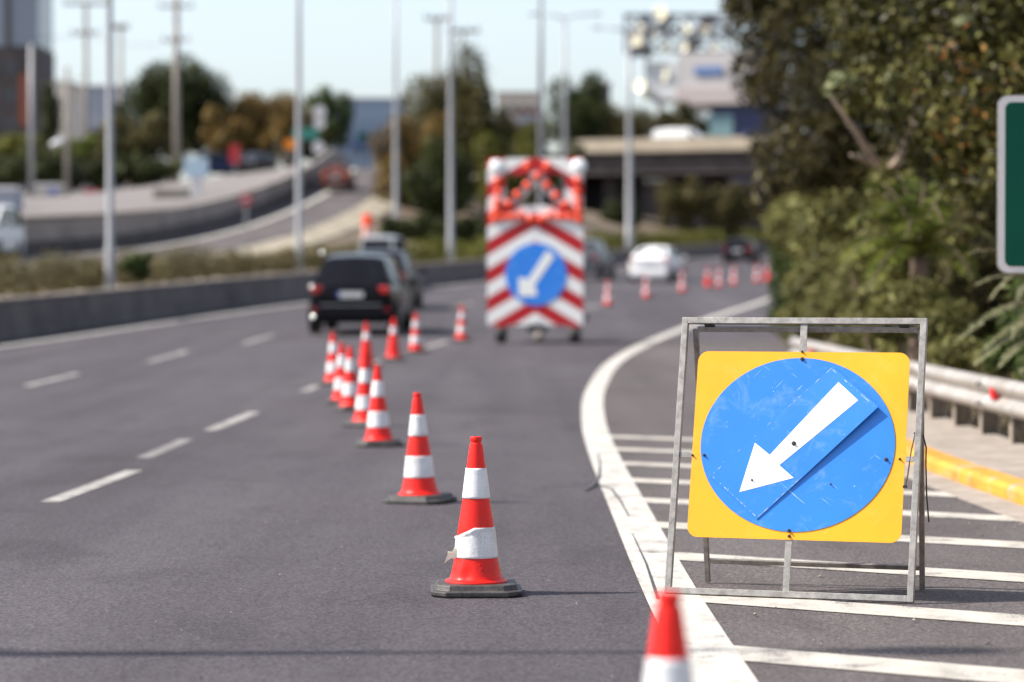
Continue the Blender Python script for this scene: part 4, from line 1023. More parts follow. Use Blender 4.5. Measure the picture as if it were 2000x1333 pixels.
for a, b in (((320, 110), (570, 380)), ((455, 110), (195, 380))):
    pa, pb_ = c7(*a), c7(*b); mb.bar((pa[0], .02 if a[0] < 400 else .05, pa[1]), (pb_[0], .02 if a[0] < 400 else .05, pb_[1]), .20, .03, up=(0, 1, 0))
mb.build('cross_arms', M['grey_frame'], tt)
for x, y in ((325, 120), (452, 120), (388, 180), (322, 238), (258, 297), (203, 355), (450, 238), (508, 303), (566, 362), (130, 215), (135, 280), (128, 345), (120, 400), (645, 215), (645, 285), (650, 345), (652, 400), (110, 450), (165, 440), (225, 438), (285, 430), (345, 452), (415, 452), (475, 430), (535, 438), (595, 440), (655, 455)):
    a, b = c7(x, y); lampb(a, b, .083, M['lamp_red'], y=-.005 if y > 215 else -.02)
for x in (125, 655):
    a, b = c7(x, 108); lampb(a, b-.04, .150, M['lamp_white'], 'flash_lamp', -.005)
mb = MB(); mb.box((0, .8, .52), (1.7, 1.5, .12)); mb.box((0, 1.9, .50), (.12, 1.2, .10)); mb.box((0, .9, .85), (1.1, .9, .5)); mb.build('chassis', M['darkwall'], tt, bevel=.02)
mb = MB(); mb.box((-.78, .16, 2.0), (.09, .09, 3.2)); mb.box((.78, .16, 2.0), (.09, .09, 3.2)); mb.bar((-.78, .2, 3.0), (-.5, 1.2, .6), .07); mb.bar((.78, .2, 3.0), (.5, 1.2, .6), .07); mb.build('mast', M['grey_frame'], tt)
for px in (975, 1122):
    w = MB(); x = tx(px); rr_ = .20
    w.lathe([(rr_*.55, -.085), (rr_*.93, -.09), (rr_, -.065), (rr_, .065), (rr_*.93, .09), (rr_*.55, .085)], 28, c=(x, .12, rr_), rot=Matrix.Rotation(PI/2, 3, 'Y'))
    wh = w.build('wheel', M['rubber'], tt, autosmooth=40)
    w = MB(); w.lathe([(0, -.06), (rr_*.55, -.07), (rr_*.56, .07), (0, .06)], 20, c=(x, .12, rr_), rot=Matrix.Rotation(PI/2, 3, 'Y')); w.build('rim', M['grey_frame'], wh)
    mb = MB(); mb.box((x, .0, .36), (.20, .04, .12)); mb.build('tail_lamp', M['tail'], tt)
mb = MB(); mb.box((tx(1048), .04, .30), (.42, .1, .14)); mb.build('plate_bracket', M['black_plastic'], tt)
mb = MB(); mb.lathe([(0, -.1), (.07, -.075), (.105, 0), (.07, .075), (0, .1)], 16, c=(tx(1053), -.04, .155)); mb.build('coupling_ball', M['kerb'], tt, smooth=True)
mb = MB(); mb.box((tx(1043), -.024, tz(628)), (.22, .02, .10)); mb.build('label_plate', M['plate'], tt)
# ------------------------------------------------------------------ cars
CARP = {
 # stations: rear -> front (y, zlow, zbelt, halfwidth); greenhouse: (y, zroof) points; dims
 'suv':   dict(L=4.75, st=[(-2.37, .46, .86, .72), (-2.33, .36, 1.06, .86), (-2.0, .28, 1.10, .94), (-.9, .24, 1.08, .96), (.8, .24, 1.06, .96), (1.25, .25, 1.05, .95), (1.9, .28, .98, .92), (2.25, .34, .86, .84), (2.37, .46, .70, .68)],
               gh=[(-2.24, 1.06, .84, 1.07, .84), (-1.62, 1.09, .80, 1.62, .60), (-.9, 1.08, .88, 1.70, .64), (.1, 1.06, .88, 1.68, .64), (1.35, 1.04, .84, 1.05, .80)], wr=.37, wy=(-1.42, 1.42)),
 'hatch': dict(L=4.2, st=[(-2.1, .44, .80, .66), (-2.06, .32, .98, .80), (-1.75, .24, 1.0, .88), (-.8, .2, .97, .89), (.7, .2, .95, .89), (1.1, .21, .93, .88), (1.7, .25, .84, .85), (2.02, .31, .72, .76), (2.1, .42, .6, .62)],
               gh=[(-1.98, .98, .78, .99, .78), (-1.5, .99, .74, 1.40, .60), (-.8, .97, .82, 1.47, .63), (.0, .95, .82, 1.45, .63), (1.15, .93, .78, .94, .76)], wr=.32, wy=(-1.28, 1.30)),
 'coupe': dict(L=4.4, st=[(-2.2, .46, .86, .66), (-2.16, .32, 1.02, .82), (-1.7, .24, 1.03, .90), (-.8, .2, .98, .91), (.7, .2, .94, .90), (1.1, .21, .92, .89), (1.75, .25, .82, .86), (2.1, .31, .72, .78), (2.2, .42, .6, .64)],
               gh=[(-2.0, 1.02, .74, 1.03, .74), (-1.1, 1.0, .76, 1.36, .58), (-.4, .97, .82, 1.44, .60), (.2, .95, .82, 1.41, .61), (1.2, .92, .78, .93, .76)], wr=.33, wy=(-1.32, 1.32)),
 'van':   dict(L=4.9, st=[(-2.45, .46, .95, .86), (-2.42, .36, 1.15, .93), (-2.1, .28, 1.18, .95), (-.9, .24, 1.15, .96), (.8, .24, 1.12, .96), (1.4, .25, 1.08, .95), (2.0, .28, .98, .92), (2.35, .34, .84, .84), (2.45, .46, .7, .7)],
               gh=[(-2.42, 1.15, .90, 1.16, .90), (-2.25, 1.18, .90, 1.86, .78), (-1.2, 1.15, .92, 1.97, .82), (.6, 1.13, .92, 1.94, .82), (1.75, 1.06, .86, 1.07, .84)], wr=.34, wy=(-1.5, 1.5)),
}
def make_car(kind, label, cat, body_mat, loc, heading, group=None, plate=True, tail='tail', dz=0, scale=1.0, name=None, glints=(), panel=False):
    P = CARP[kind]; t = thing(name or ('van' if kind == 'van' else 'car'), label, cat, loc, rz=-heading, group=group)
    t.scale = (scale,)*3
    mb = MB(); rings = []
    for y, zl, zb, w in P['st']:
        h = zb-zl; half = [(0, zl), (w*.80, zl), (w*.95, zl+h*.10), (w*.995, zl+h*.40), (w, zl+h*.62), (w*.97, zl+h*.84), (w*.90, zb-.01), (w*.6, zb+.025), (0, zb+.035)]
        ring = [(x, y, z) for x, z in half]+[(-x, y, z) for x, z in reversed(half[1:-1])]; rings.append(ring)
    mb.loft(rings)
    body = mb.build('body', body_mat, t, autosmooth=50, subsurf=2)
    # greenhouse shell
    mb = MB(); rings = []
    for y, zb, wb, zr_, wr_ in P['gh']:
        half = [(0, zb-.12), (wb, zb-.12), (wb, zb), (wb+(wr_-wb)*.5, zb+(zr_-zb)*.5), (wr_+(wb-wr_)*.08, zr_-(zr_-zb)*.08), (wr_*.80, zr_+.0), (0, zr_+.025)]
        rings.append([(x, y, z) for x, z in half]+[(-x, y, z) for x, z in reversed(half[1:-1])])
    mb.loft(rings); mb.build('cabin', body_mat, t, autosmooth=32, bevel=.012)
    g = P['gh']
    def lerp3(a, b, k): return Vector(a).lerp(Vector(b), k)
    def quad(name, A, B, C, D, mt, off, par=t):   # A,B bottom; C,D top, pushed outwards by off
        n_ = (Vector(B)-Vector(A)).cross(Vector(D)-Vector(A)).normalized(); mid_ = (Vector(A)+Vector(C))/2
        if n_.dot(mid_-Vector((0, 0, .8))) < 0: n_ = -n_
        mb = MB(); v = [Vector(p)+n_*off for p in (A, B, C, D)]; w = [Vector(p)-n_*.012 for p in (A, B, C, D)]
        mb.add(v+w, [(0, 1, 2, 3), (7, 6, 5, 4), (0, 4, 5, 1), (1, 5, 6, 2), (2, 6, 7, 3), (3, 7, 4, 0)]); return mb.build(name, mt, par)
    def pane(name, i, j, a, b, k0, k1, off):  # rear/front pane between stations i (low) and j (roof)
        yl, zl, wl = g[i][0], g[i][1], g[i][2]; yh, zh, wh = g[j][0], g[j][3], g[j][4]
        bl_, br_, tr_, tl_ = (-wl, yl, zl), (wl, yl, zl), (wh, yh, zh), (-wh, yh, zh)
        def pt(s_, k): return lerp3(lerp3(bl_, br_, s_), lerp3(tl_, tr_, s_), k)
        quad(name, pt(a, k0), pt(b, k0), pt(b, k1), pt(a, k1), M['glass'], off)
    pane('rear_window', 0, 1, .10, .90, .10, .90, .014)
    pane('windscreen', 4, 3, .07, .93, .06, .93, .014)
    # side panes follow the shell between roof stations
    for sg in (-1, 1):
        def sp(i, k, f):  # point on the side surface at station i, height fraction k
            y, zb, wb, zr_, wr_ = g[i]; return Vector((sg*(wb+(wr_-wb)*k), y, zb+(zr_-zb)*k))
        for i, (u0, u1) in (() if panel else ((1, (.06, .94)), (2, (.06, .95)))):
            A = sp(i, .07, 0).lerp(sp(i+1, .07, 0), u0); B = sp(i, .07, 0).lerp(sp(i+1, .07, 0), u1); C = sp(i, .86, 0).lerp(sp(i+1, .86, 0), u1); D = sp(i, .86, 0).lerp(sp(i+1, .86, 0), u0)
            quad('side_window', A, B, C, D, M['glass'], .012)
        A = sp(3, .07, 0).lerp(sp(4, .5, 0), .06); B = sp(3, .07, 0).lerp(sp(4, .5, 0), .72); D = sp(3, .84, 0).lerp(sp(4, .5, 0), .06)
        quad('side_window', A, B, B+Vector((0, -.05, .03)), D, M['glass'], .012)
        mb = MB(); mb.box((sg*(P['st'][4][3]+.09), .95, P['st'][4][2]+.06), (.17, .10, .13)); mb.box((sg*(P['st'][4][3]-.01), .97, P['st'][4][2]+.02), (.10, .05, .04)); mb.build('mirror', body_mat, t, bevel=.02)
    for y in P['wy']:
        for sg in (-1, 1):
            r = P['wr']; x = sg*(P['st'][3][3]-.115); rot = Matrix.Rotation(PI/2, 3, 'Y'); w = MB()
            w.lathe([(r*.62, -.10), (r*.92, -.112), (r, -.08), (r, .08), (r*.92, .112), (r*.62, .10)], 28, c=(x, y, r), rot=rot, closed=True); wh = w.build('wheel', M['rubber'], t, autosmooth=40)
            w = MB(); w.lathe([(0, -.085), (r*.2, -.09), (r*.63, -.075), (r*.63, .075), (r*.2, .09), (0, .085)], 24, c=(x, y, r), rot=rot); w.build('rim', M['grey_frame'], wh, autosmooth=40)
    w = MB()
    for y in P['wy']:
        for sg in (-1, 1): w = MB(); w.lathe([(P['wr']*1.13, -.006), (P['wr']*1.13, .006)], 28, c=(sg*(P['st'][3][3]-.004), y, P['wr']*1.02), rot=Matrix.Rotation(PI/2, 3, 'Y')); w.build('wheel_arch', M['black_plastic'], t)
    yr = -P['L']/2; st1 = P['st'][1]; zb = st1[2]
    mb = MB(); mb.box((0, yr+.12, st1[1]+.02), (st1[3]*1.90, .30, .34)); mb.build('rear_bumper', body_mat, t, bevel=.09)
    mb = MB(); mb.box((0, yr+.01, st1[1]+.24), (st1[3]*1.5, .03, .025)); mb.build('chrome_strip', M['chrome'], t, bevel=.008)
    for sg in (-1, 1):
        mb = MB(); mb.box((sg*st1[3]*.80, yr+.105, zb-.14), (st1[3]*.34, .20, .15), rot=Matrix.Rotation(-sg*.35, 3, 'Z')); o = mb.build('tail_lamp', M[tail], t, bevel=.03)
        mb = MB(); mb.box((sg*st1[3]*.86, yr+.05, st1[1]+.14), (.16, .10, .07)); mb.build('reflector', M['tail'], t, bevel=.02)
        mb = MB(); mb.box((sg*.60, -yr-.17, P['st'][7][2]-.09), (.34, .22, .14), rot=Matrix.Rotation(sg*-.35, 3, 'Z')); mb.build('head_lamp', M['head'], t, bevel=.03)
    for gx, gy, gz in glints:   # domed chrome caps added and tilted only to throw sun glints
        ax = Vector((-.41, -.60, .42)).normalized(); q = Vector((0, 0, 1)).rotation_difference(ax).to_matrix(); rs_ = .13; mb = MB()
        mb.lathe([(rs_*math.sin(a*.02), rs_*math.cos(a*.02)-rs_) for a in range(12, -1, -1)], 20, c=(gx, gy, gz), rot=q); mb.build('glint_cap', M['chrome'], t, smooth=True)
    if plate:
        pz_ = zb-.24; mb = MB(); mb.box((0.02, yr-.028, pz_), (.50, .02, .12)); o = mb.build('number_plate', M['plate'], t); mb = MB(); mb.box((-.256, yr-.028, pz_), (.05, .021, .12)); mb.build('plate_strip', M['plate_blue'], o)
    return t
def rear_at(px, py, kind, heading):   # centre of the car whose rear foot shows at the pixel
    p = G(px, py); L = CARP[kind]['L']; return Vector((p.x+math.sin(heading)*L/2, p.y+math.cos(heading)*L/2, 0))
def on_road(p): return (p.x, p.y, zroad(p.y)+.006)
GC = 'cars driving away on the main road'
PM = dict(black=paint('black_car_paint', (.006, .006, .008), .2), dark=paint('dark_car_paint', (.012, .012, .015), .3), silver=paint('silver_car_paint', (.30, .31, .32), .3), grey=paint('grey_car_paint', (.12, .125, .135), .25),
          white=paint('white_car_paint', (.78, .78, .77), .28), navy=paint('navy_paint', (.02, .03, .07), .25), orange=paint('sun_glow_paint', (.13, .045, .035), .3), beige=paint('beige_car_paint', (.45, .40, .35), .3))  # orange body tone stands for sun glow on a tail lamp
h = R(3.2); make_car('suv', 'black estate car seen from behind, number plate showing, nearest vehicle', 'car', PM['black'], on_road(rear_at(686, 657, 'suv', h)), h, GC, scale=1.05, glints=[(-.80, -2.44, .36), (-.84, -2.40, 1.0), (-.70, -1.7, 1.72)])
h = R(3.5); p = Vector((U(745, 570, 80).x, 82, 0)); make_car('suv', 'dark car hidden behind the black estate car', 'car', PM['dark'], on_road(p), h, GC)
h = R(6); p = Vector((U(752, 560, 104).x, 104, 0)); v3 = make_car('van', 'silver people carrier with only its pale roof showing beyond the dark cars', 'car', PM['silver'], on_road(p), h, GC, name='car'); v3.scale = (.76, .9, 1.0)
h = R(11); make_car('suv', 'grey car half hidden by the right edge of the warning trailer', 'car', PM['grey'], on_road(rear_at(1128, 549, 'suv', h)), h, GC)
h = R(12); make_car('coupe', 'white car right of the warning trailer', 'car', PM['white'], on_road(rear_at(1267, 553, 'coupe', h)), h, GC)
h = R(13); make_car('hatch', 'dark far car before the green bush', 'car', PM['black'], on_road(rear_at(1439, 517, 'hatch', h)), h, GC)
def at_ground(px, Y): x = U(px, 500, Y).x; return (x, Y, H(x, Y)+.02)
make_car('hatch', 'car climbing the side road, body coloured orange for sun glow on its tail lamp', 'car', PM['orange'], at_ground(661, 168), R(2), tail='amber', name='car')  # orange body and tails colour in the glint on one tail lamp
make_car('van', 'white van crossing the overpass', 'van', PM['white'], (U(1305, 280, 223).x, 223, 0), R(90), plate=False, panel=True)['van_tmp'] = 1
vb = [o for o in COL.objects if o.get('van_tmp')][0]; del vb['van_tmp']
make_car('van', 'white van facing the viewer behind the hedge, cut by the left edge', 'van', PM['white'], at_ground(-32, 101), R(184), plate=False)
make_car('suv', 'dark blue car parked in the yard beside the red post', 'car', PM['navy'], at_ground(432, 206), R(80), plate=False)
make_car('hatch', 'dark parked car at the right end of the yard', 'car', PM['dark'], at_ground(500, 203), R(200), plate=False)

# ------------------------------------------------------------------ lamp posts and poles
M['pole_dark'] = simple('dark_pole_steel', (.13, .13, .145), .5, .3)
def lamp_post(label, x, y, z, h, r, head='double', mat='pole', group='lamp posts along the median', arm=1.6, rz=0):
    t = thing('lamp_post', label, 'lamp post', (x, y, z), rz=rz, group=group)
    mb = MB(); mb.tube([(0, 0, -.4), (0, 0, .0), (0, 0, 1.2), (0, 0, 1.25), (0, 0, h*.6), (0, 0, h)], [r*1.25, r*1.25, r*1.2, r, r*.8, r*.55], 14); mb.build('pole', M[mat], t, smooth=True)
    for sg in ((-1, 1) if head == 'double' else (1,)):
        mb = MB(); mb.tube([(0, 0, h-.05), (sg*arm*.35, 0, h+.12), (sg*arm, 0, h+.22)], [r*.45, r*.36, r*.3], 8); mb.build('arm', M[mat], t, smooth=True)
        mb = MB(); mb.lathe([(0, -.07), (.10, -.06), (.16, 0), (.13, .06), (0, .10)], 16); mb.v = [(v[0]*2.3+sg*(arm+.3), v[1]*.9, v[2]+h+.22) for v in mb.v]; hd = mb.build('lamp_head', M['pole'], t, smooth=True)
        mb = MB(); mb.lathe([(.0, -.085), (.10, -.075), (.11, -.06)], 14); mb.v = [(v[0]*2.2+sg*(arm+.3), v[1]*.9, v[2]+h+.22) for v in mb.v]; mb.build('lens', M['lamp_white'], hd, smooth=True)
    return t
def median_post(px, Y, r, label, h=13.4, mat='pole'):
    x = U(px, 500, Y).x; return lamp_post(label, x, Y, H(x, Y), h, r, mat=mat)
lamp_post('lamp post on the median outside the left edge, casting the long thin shadow', -13.75, 10.6, H(-13.75, 10.6), 12.5, .10, arm=1.7)
median_post(215, 73, .10, 'nearest lamp post on the median, rising from the dry hedge')
median_post(584, 95, .105, 'lamp post on the median left of the black car')
median_post(880, 118, .115, 'lamp post on the median left of the warning trailer')
median_post(773, 146, .115, 'lamp post behind the silver people carrier roof')
median_post(1056, 139, .15, 'thick dark grey lamp post rising behind the warning trailer', h=14, mat='pole_dark')
median_post(1103, 172, .14, 'thinner lamp post just right of the thick one behind the trailer')
median_post(1229, 166, .19, 'pale post with a round lamp head in front of the overpass', h=12.9)
def util_pole(label, px, ptop, pbot, Y, r, arms=(), mat='pole_conc', group='utility poles behind the side road', cat='utility pole', name='utility_pole'):
    a = U(px, pbot, Y); zt = U(px, ptop, Y).z; z = H(a.x, Y)
    t = thing(name, label, cat, (a.x, Y, z), group=group)
    mb = MB(); mb.tube([(0, 0, -.3), (0, 0, zt-z)], [r*1.15, r*.85], 12); mb.build('pole', M[mat], t, smooth=True)
    for (py, half, hh) in arms:
        zz = U(px, py, Y).z-z; mb = MB(); mb.box((0, -r*1.2, zz), (half*2, .12, hh)); mb.build('crossarm', M['wood_pole'], t)
        for k in range(4):
            mb = MB(); mb.lathe([(.05, 0), (.08, .06), (.05, .1), (.09, .16), (.04, .26), (0, .27)], 10, c=(-half*.92+k*half*1.84/3, -r*1.2, zz+hh/2)); mb.build('insulator', M['darkwall'], t, smooth=True)
    return t
util_pole('slim grey pole in front of the dark tower', 62, 88, 415, 175, .15, mat='pole', cat='pole', name='pole')
util_pole('pale pole carrying the white lamp head', 131, 130, 410, 172, .15, cat='pole', name='pole')
util_pole('pale utility pole with crossarms behind the nearest lamp post', 168, 8, 290, 226, .20, arms=[(8, 1.75, .22), (66, 1.1, .16)])
util_pole('short distant pole with a flat top left of the dark round tree', 236, 50, 260, 262, .20, arms=[(54, .8, .35)])
util_pole('utility pole rising through the dark round tree', 345, -20, 330, 212, .24, arms=[(14, 1.3, .15), (80, 1.0, .12)])
util_pole('distant pole with crossarm above the big olive tree', 853, 36, 330, 236, .18, arms=[(38, 1.0, .22)], mat='wood_pole')
util_pole('distant pole with long crossarm beside the olive tree top', 905, 60, 330, 238, .13, arms=[(62, 1.35, .28)], mat='wood_pole')
# lamp head on the pale pole
a = U(112, 279, 171); pz_ = U(131, 279, 172); t = thing('floodlight', 'white tilted lamp head beside the pale pole at the yard', 'lamp', (a.x, 171, a.z))
mb = MB(); mb.lathe([(0, -.16), (.3, -.12), (.5, 0), (.36, .14), (0, .2)], 18, rot=Matrix.Rotation(R(-25), 3, 'Y')); mb.build('shade', M['lamp_white'], t, smooth=True)
mb = MB(); mb.bar((.3, 0, .05), ((pz_.x-a.x), 1.0, .12), .08); mb.build('bracket', M['pole'], t)
# overhead wires
def wire(label, a, b, sag):
    mb = MB(); o = Vector(a); pts = [Vector(a).lerp(Vector(b), i/12)-o-Vector((0, 0, sag*4*(i/12)*(1-i/12))) for i in range(13)]
    mb.tube(pts, .022, 5); w = mb.build('overhead_wire', M['darkwall']); w.location = o; return tag(w, label, 'wire', 'overhead wires')
wire('upper overhead wire between the dark tower and the crossarm pole', U(-40, 60, 226), U(168, 66, 226), .5)
wire('lower overhead wire between the dark tower and the crossarm pole', U(-40, 148, 226), U(168, 150, 226), .3)
wire('overhead wire from the crossarm pole towards the dark round tree', U(168, 66, 226), U(345, 80, 212), .6)

# ------------------------------------------------------------------ buildings
def face_grid(mb, x0, x1, z0, z1, y, nx, nz, fx, fz):
    for i in range(nx):
        for j in range(nz):
            cx = x0+(i+.5)*(x1-x0)/nx; cz = z0+(j+.5)*(z1-z0)/nz; mb.box((cx, y, cz), (fx*(x1-x0)/nx, .12, fz*(z1-z0)/nz))
def mats(name, c, **k): M[name] = simple(name, c, **k); return M[name]
mats('blue_band', (.10, .19, .40), rough=.5); mats('wing_wall', (.56, .57, .58), rough=.8, var=.1, scale=.3)
mats('cream_lens', (.74, .70, .52), rough=.3); mats('lattice_steel', (.16, .14, .15), rough=.6)
mats('tower_glass', (.20, .23, .28), rough=.25, var=.1, scale=.2); mats('tower_dark', (.055, .045, .045), rough=.8, var=.25, scale=.3); mats('tower_red', (.20, .055, .03), rough=.8)
mats('wall_cream', (.58, .52, .44), rough=.85); mats('wall_bluegrey', (.30, .32, .37), rough=.7, var=.06); mats('blue_panel', (.24, .31, .41), rough=.5, var=.05, scale=.1); mats('blue_dark', (.05, .09, .19), rough=.5); mats('blue_glass', (.05, .10, .22), rough=.3)
mats('grey_wall', (.50, .475, .47), rough=.8, var=.08, scale=.2); mats('pink_grey', (.47, .41, .40), rough=.8); mats('dark_brown', (.07, .05, .05), rough=.8); mats('navy_fascia', (.025, .035, .10), rough=.5); mats('shop_glass', (.20, .32, .34), rough=.15); mats('window_dark', (.04, .045, .055), rough=.2)
Y = 300; a = U(-60, 400, Y); b = U(77, 90, Y); tp_ = U(20, -60, Y); mx_ = U(0, 0, Y); s = FPX/Y; zg = H(b.x, Y)
t = thing('office_tower', 'dark tower with glazed grey top and rusty vertical stripe at the left edge', 'building', ((a.x+b.x)/2, Y, zg)); hw = (b.x-a.x)/2; cx = (a.x+b.x)/2
zj = b.z-zg; zt = tp_.z-zg
mb = MB(); mb.box((0, 5, zj/2-.5), (2*hw, 10, zj+1)); mb.build('lower_storeys', M['tower_dark'], t)
mb = MB(); mb.box((0, 5, (zj+zt)/2+.005), (2*hw-.3, 9.6, zt-zj)); mb.build('glazed_top', M['tower_glass'], t)
mb = MB(); mb.box((U(46, 0, Y).x-cx, -.1, (U(0, 195, Y).z)-zg), (.9, .25, 5.5)); mb.build('rusty_stripe', M['tower_red'], t)
mb = MB(); mb.box((U(14, 0, Y).x-cx, .1, (zj+zt)/2), (.5, .4, zt-zj)); mb.build('fin', M['tower_dark'], t)
for i in range(4):
    for j in range(5):
        mb = MB(); mb.box((-hw+1.0+i*1.75, -.03, 3+j*3.0), (1.1, .08, 1.3))
        if abs(-hw+1.0+i*1.75-(U(46, 0, Y).x-cx)) > 1: mb.build('window', M['window_dark'], t)
def block(name, label, cat, px0, px1, py0, Y, mt, depth=8, roof=None, wins=None, wm='window_dark', zbot=None):
    a, b = U(px0, py0, Y), U(px1, py0, Y); zg = H((a.x+b.x)/2, Y) if zbot is None else zbot
    t = thing(name, label, cat, ((a.x+b.x)/2, Y, zg)); w = b.x-a.x; h = a.z-zg
    mb = MB(); mb.box((0, depth/2, h/2-.5), (w, depth, h+1)); mb.build('walls', M[mt], t)
    if roof: mb = MB(); mb.box((0, depth/2, h+.14), (w+.4, depth+.4, .28)); mb.build('roof', M[roof], t)
    if wins:
        nx, nz, z0, z1 = wins
        for i in range(nx):
            for j in range(nz):
                mb = MB(); mb.box((-w/2+(i+.5)*w/nx, -.02, z0*h+(j+.5)*(z1-z0)*h/nz), (w/nx*.5, .1, (z1-z0)*h/nz*.5)); mb.build('window', M[wm], t)
    return t
block('house', 'small cream house between the cypress and the crossarm pole', 'house', 104, 137, 165, 285, 'wall_cream', roof='concrete', wins=(2, 3, .35, .95))
block('warehouse', 'blue grey warehouse behind the crossarm pole', 'warehouse', 139, 236, 172, 300, 'wall_bluegrey', depth=20, roof='pole', wins=(4, 1, .4, .8), wm='wall_bluegrey')
block('pale_apartment_block', 'distant beige block between the olive tree and the thick lamp post', 'building', 972, 1052, 184, 330, 'wall_cream', roof='concrete', wins=(4, 4, .3, .95))
block('apartment_block', 'distant brown roofed block right of the leaning dark tree', 'building', 1160, 1192, 166, 310, 'dark_brown', roof='concrete', wins=(2, 4, .3, .95))
block('low_house', 'low blue grey house with red roof beside the light green tree', 'house', 1010, 1050, 222, 290, 'wall_bluegrey', roof='tower_red', wins=(2, 2, .4, .95))
# blue clad hall at the head of the climbing road
t = block('blue_hall', 'pale blue clad hall closing the head of the climbing road', 'building', 647, 790, 196, 330, 'blue_panel', depth=14, roof='wall_bluegrey')
w_ = (U(790, 0, 330).x-U(647, 0, 330).x); 
for i in range(9):
    mb = MB(); mb.box((-w_/2+(i+.5)*w_/9, -.04, 4.5), (.08, .1, 8.6)); mb.build('cladding_rib', M['blue_dark'], t)
mb = MB(); mb.box((-.9, -.3, U(690, 288, 330).z-H(-18, 330)), (2.2, .5, 1.0)); mb.build('entrance_canopy', M['blue_dark'], t)
mb = MB(); mb.box((-.6, -.35, U(690, 270, 330).z-H(-18, 330)), (1.2, .3, .8)); mb.build('green_sign', M['green'], t)
# grey building with blue lettering panel, over the overpass
Y = 262; s = FPX/Y; a, b = U(1322, 205, Y), U(1500, 205, Y); zg = H(a.x, Y)
t = thing('billboard_building', 'grey upper storey with blue band above a blue shop front behind the overpass', 'building', ((a.x+b.x)/2, Y, zg), rz=R(-16)); w_ = b.x-a.x; zl = a.z-zg; zu = U(0, 102, Y).z-zg; cx = (a.x+b.x)/2
mb = MB(); mb.box((0, 5, (zl+zu)/2), (w_, 10, zu-zl)); mb.build('upper_storey', M['grey_wall'], t)
mb = MB(); mb.box((0, -.12, zl+.85), (w_+.3, .3, 1.55)); mb.build('pinkish_fascia', M['pink_grey'], t)
mb = MB(); mb.box((U(1383, 0, Y).x-cx, -.08, U(0, 138, Y).z-zg), (2.6, .2, .75)); mb.build('blue_band', M['blue_band'], t)
mb = MB(); wa, wb_ = U(1258, 118, Y), U(1321, 192, Y); mb.box(((wa.x+wb_.x)/2-cx, 3, (wa.z+wb_.z)/2-zg), (wb_.x-wa.x-.05, 6, wa.z-wb_.z)); mb.box((wa.x-cx+.6, 3, (wb_.z-zg)/2), (.5, .5, wb_.z-zg)); mb.build('side_wing', M['wing_wall'], t)
mb = MB(); mb.box((1.5, 4, zl/2-.3), (w_-3, 7, zl+.4)); mb.build('shop_front', M['navy_fascia'], t)
mb = MB(); mb.box((U(1403, 0, Y).x-cx, .42, U(0, 245, Y).z-zg), (2.6, .2, 2.0)); mb.build('shop_window', M['shop_glass'], t)
for px in (1327, 1366):
    mb = MB(); mb.box((U(px, 0, Y).x-cx, .6, zl/2), (.4, .4, zl)); mb.build('pillar', M['grey_wall'], t)
# lattice with floodlights on its roof
Yl = 258; base = U(1330, 104, Yl); t = thing('floodlight_lattice', 'grey steel lattice crowded with floodlights on the billboard building roof', 'lattice', (base.x, Y+2, zg+zu))
def Lp(px, py): p = U(px, py, Y+2); return Vector((p.x-base.x, 0, p.z-(zg+zu)))
mb = MB()
xs_ = [1222, 1262, 1305, 1348, 1392, 1432]; ys_ = [30, 66, 102]
for x in xs_:
    mb.bar(Lp(x, 102), Lp(x, 26), .26)
for yv in ys_: mb.bar(Lp(1222, yv), Lp(1432, yv), .26)
for i in range(5):
    for j in range(2): mb.bar(Lp(xs_[i], ys_[j]), Lp(xs_[i+1], ys_[j+1]), .15); mb.bar(Lp(xs_[i+1], ys_[j]), Lp(xs_[i], ys_[j+1]), .15)
    for dy in (0,): mb.bar(Lp(xs_[i], 30)+Vector((0, 1.6, 0)), Lp(xs_[i+1], 30)+Vector((0, 1.6, 0)), .1)
for x in xs_: mb.bar(Lp(x, 30), Lp(x, 30)+Vector((0, 1.6, 0)), .1); mb.bar(Lp(x, 30)+Vector((0, 1.6, 0)), Lp(x, 102)+Vector((0, 1.6, 0)), .1)
mb.bar(Lp(1262, 102), Lp(1262, 150), .12); mb.bar(Lp(1222, 102), Lp(1320, 104), .12)
mb.build('truss', M['lattice_steel'], t)
def flood(px, py, r, mt='cream_lens', tlt=20, az=-30):
    mb = MB(); rot = Matrix.Rotation(R(az), 3, 'Z') @ Matrix.Rotation(R(90-tlt), 3, 'X'); c = Lp(px, py)+Vector((0, -.25, 0))
    mb.lathe([(0, -.35*r*1.6), (r*.5, -.5*r), (r*.98, 0), (r, .08), (r*.9, .06), (r*.6, .02), (0, .01)], 18, c=c, rot=rot); return mb.build('floodlight', M[mt], t, smooth=True)
for px, py, r in ((1290, 27, .75), (1240, 80, .8), (1290, 146, .92), (1252, 55, .5), (1275, 70, .45), (1300, 95, .5), (1340, 60, .55), (1262, 100, .42), (1335, 92, .5), (1375, 62, .5), (1395, 92, .45), (1250, 168, .6), (1262, 185, .45)): flood(px, py, r, tlt=0 if r > .7 else 15, az=-35)
for px, py, r in ((1252, 92, .42), (1265, 108, .42), (1320, 62, .3), (1366, 58, .42), (1360, 80, .35)): flood(px, py, r, 'dark_brown')
mb = MB(); rl = random.Random(5)
for k in range(22):
    c = Lp(rl.uniform(1228, 1425), rl.uniform(36, 104)); bb = MB(); bb.box(c+Vector((0, rl.uniform(-.3, .6), 0)), (rl.uniform(.5, 1.3), .5, rl.uniform(.4, 1.1)), rot=Matrix.Rotation(rl.uniform(-.4, .4), 3, 'Y')); bb.build('equipment_box', M[rl.choice(['lattice_steel', 'grey_wall', 'tower_glass', 'pole_dark'])], t)
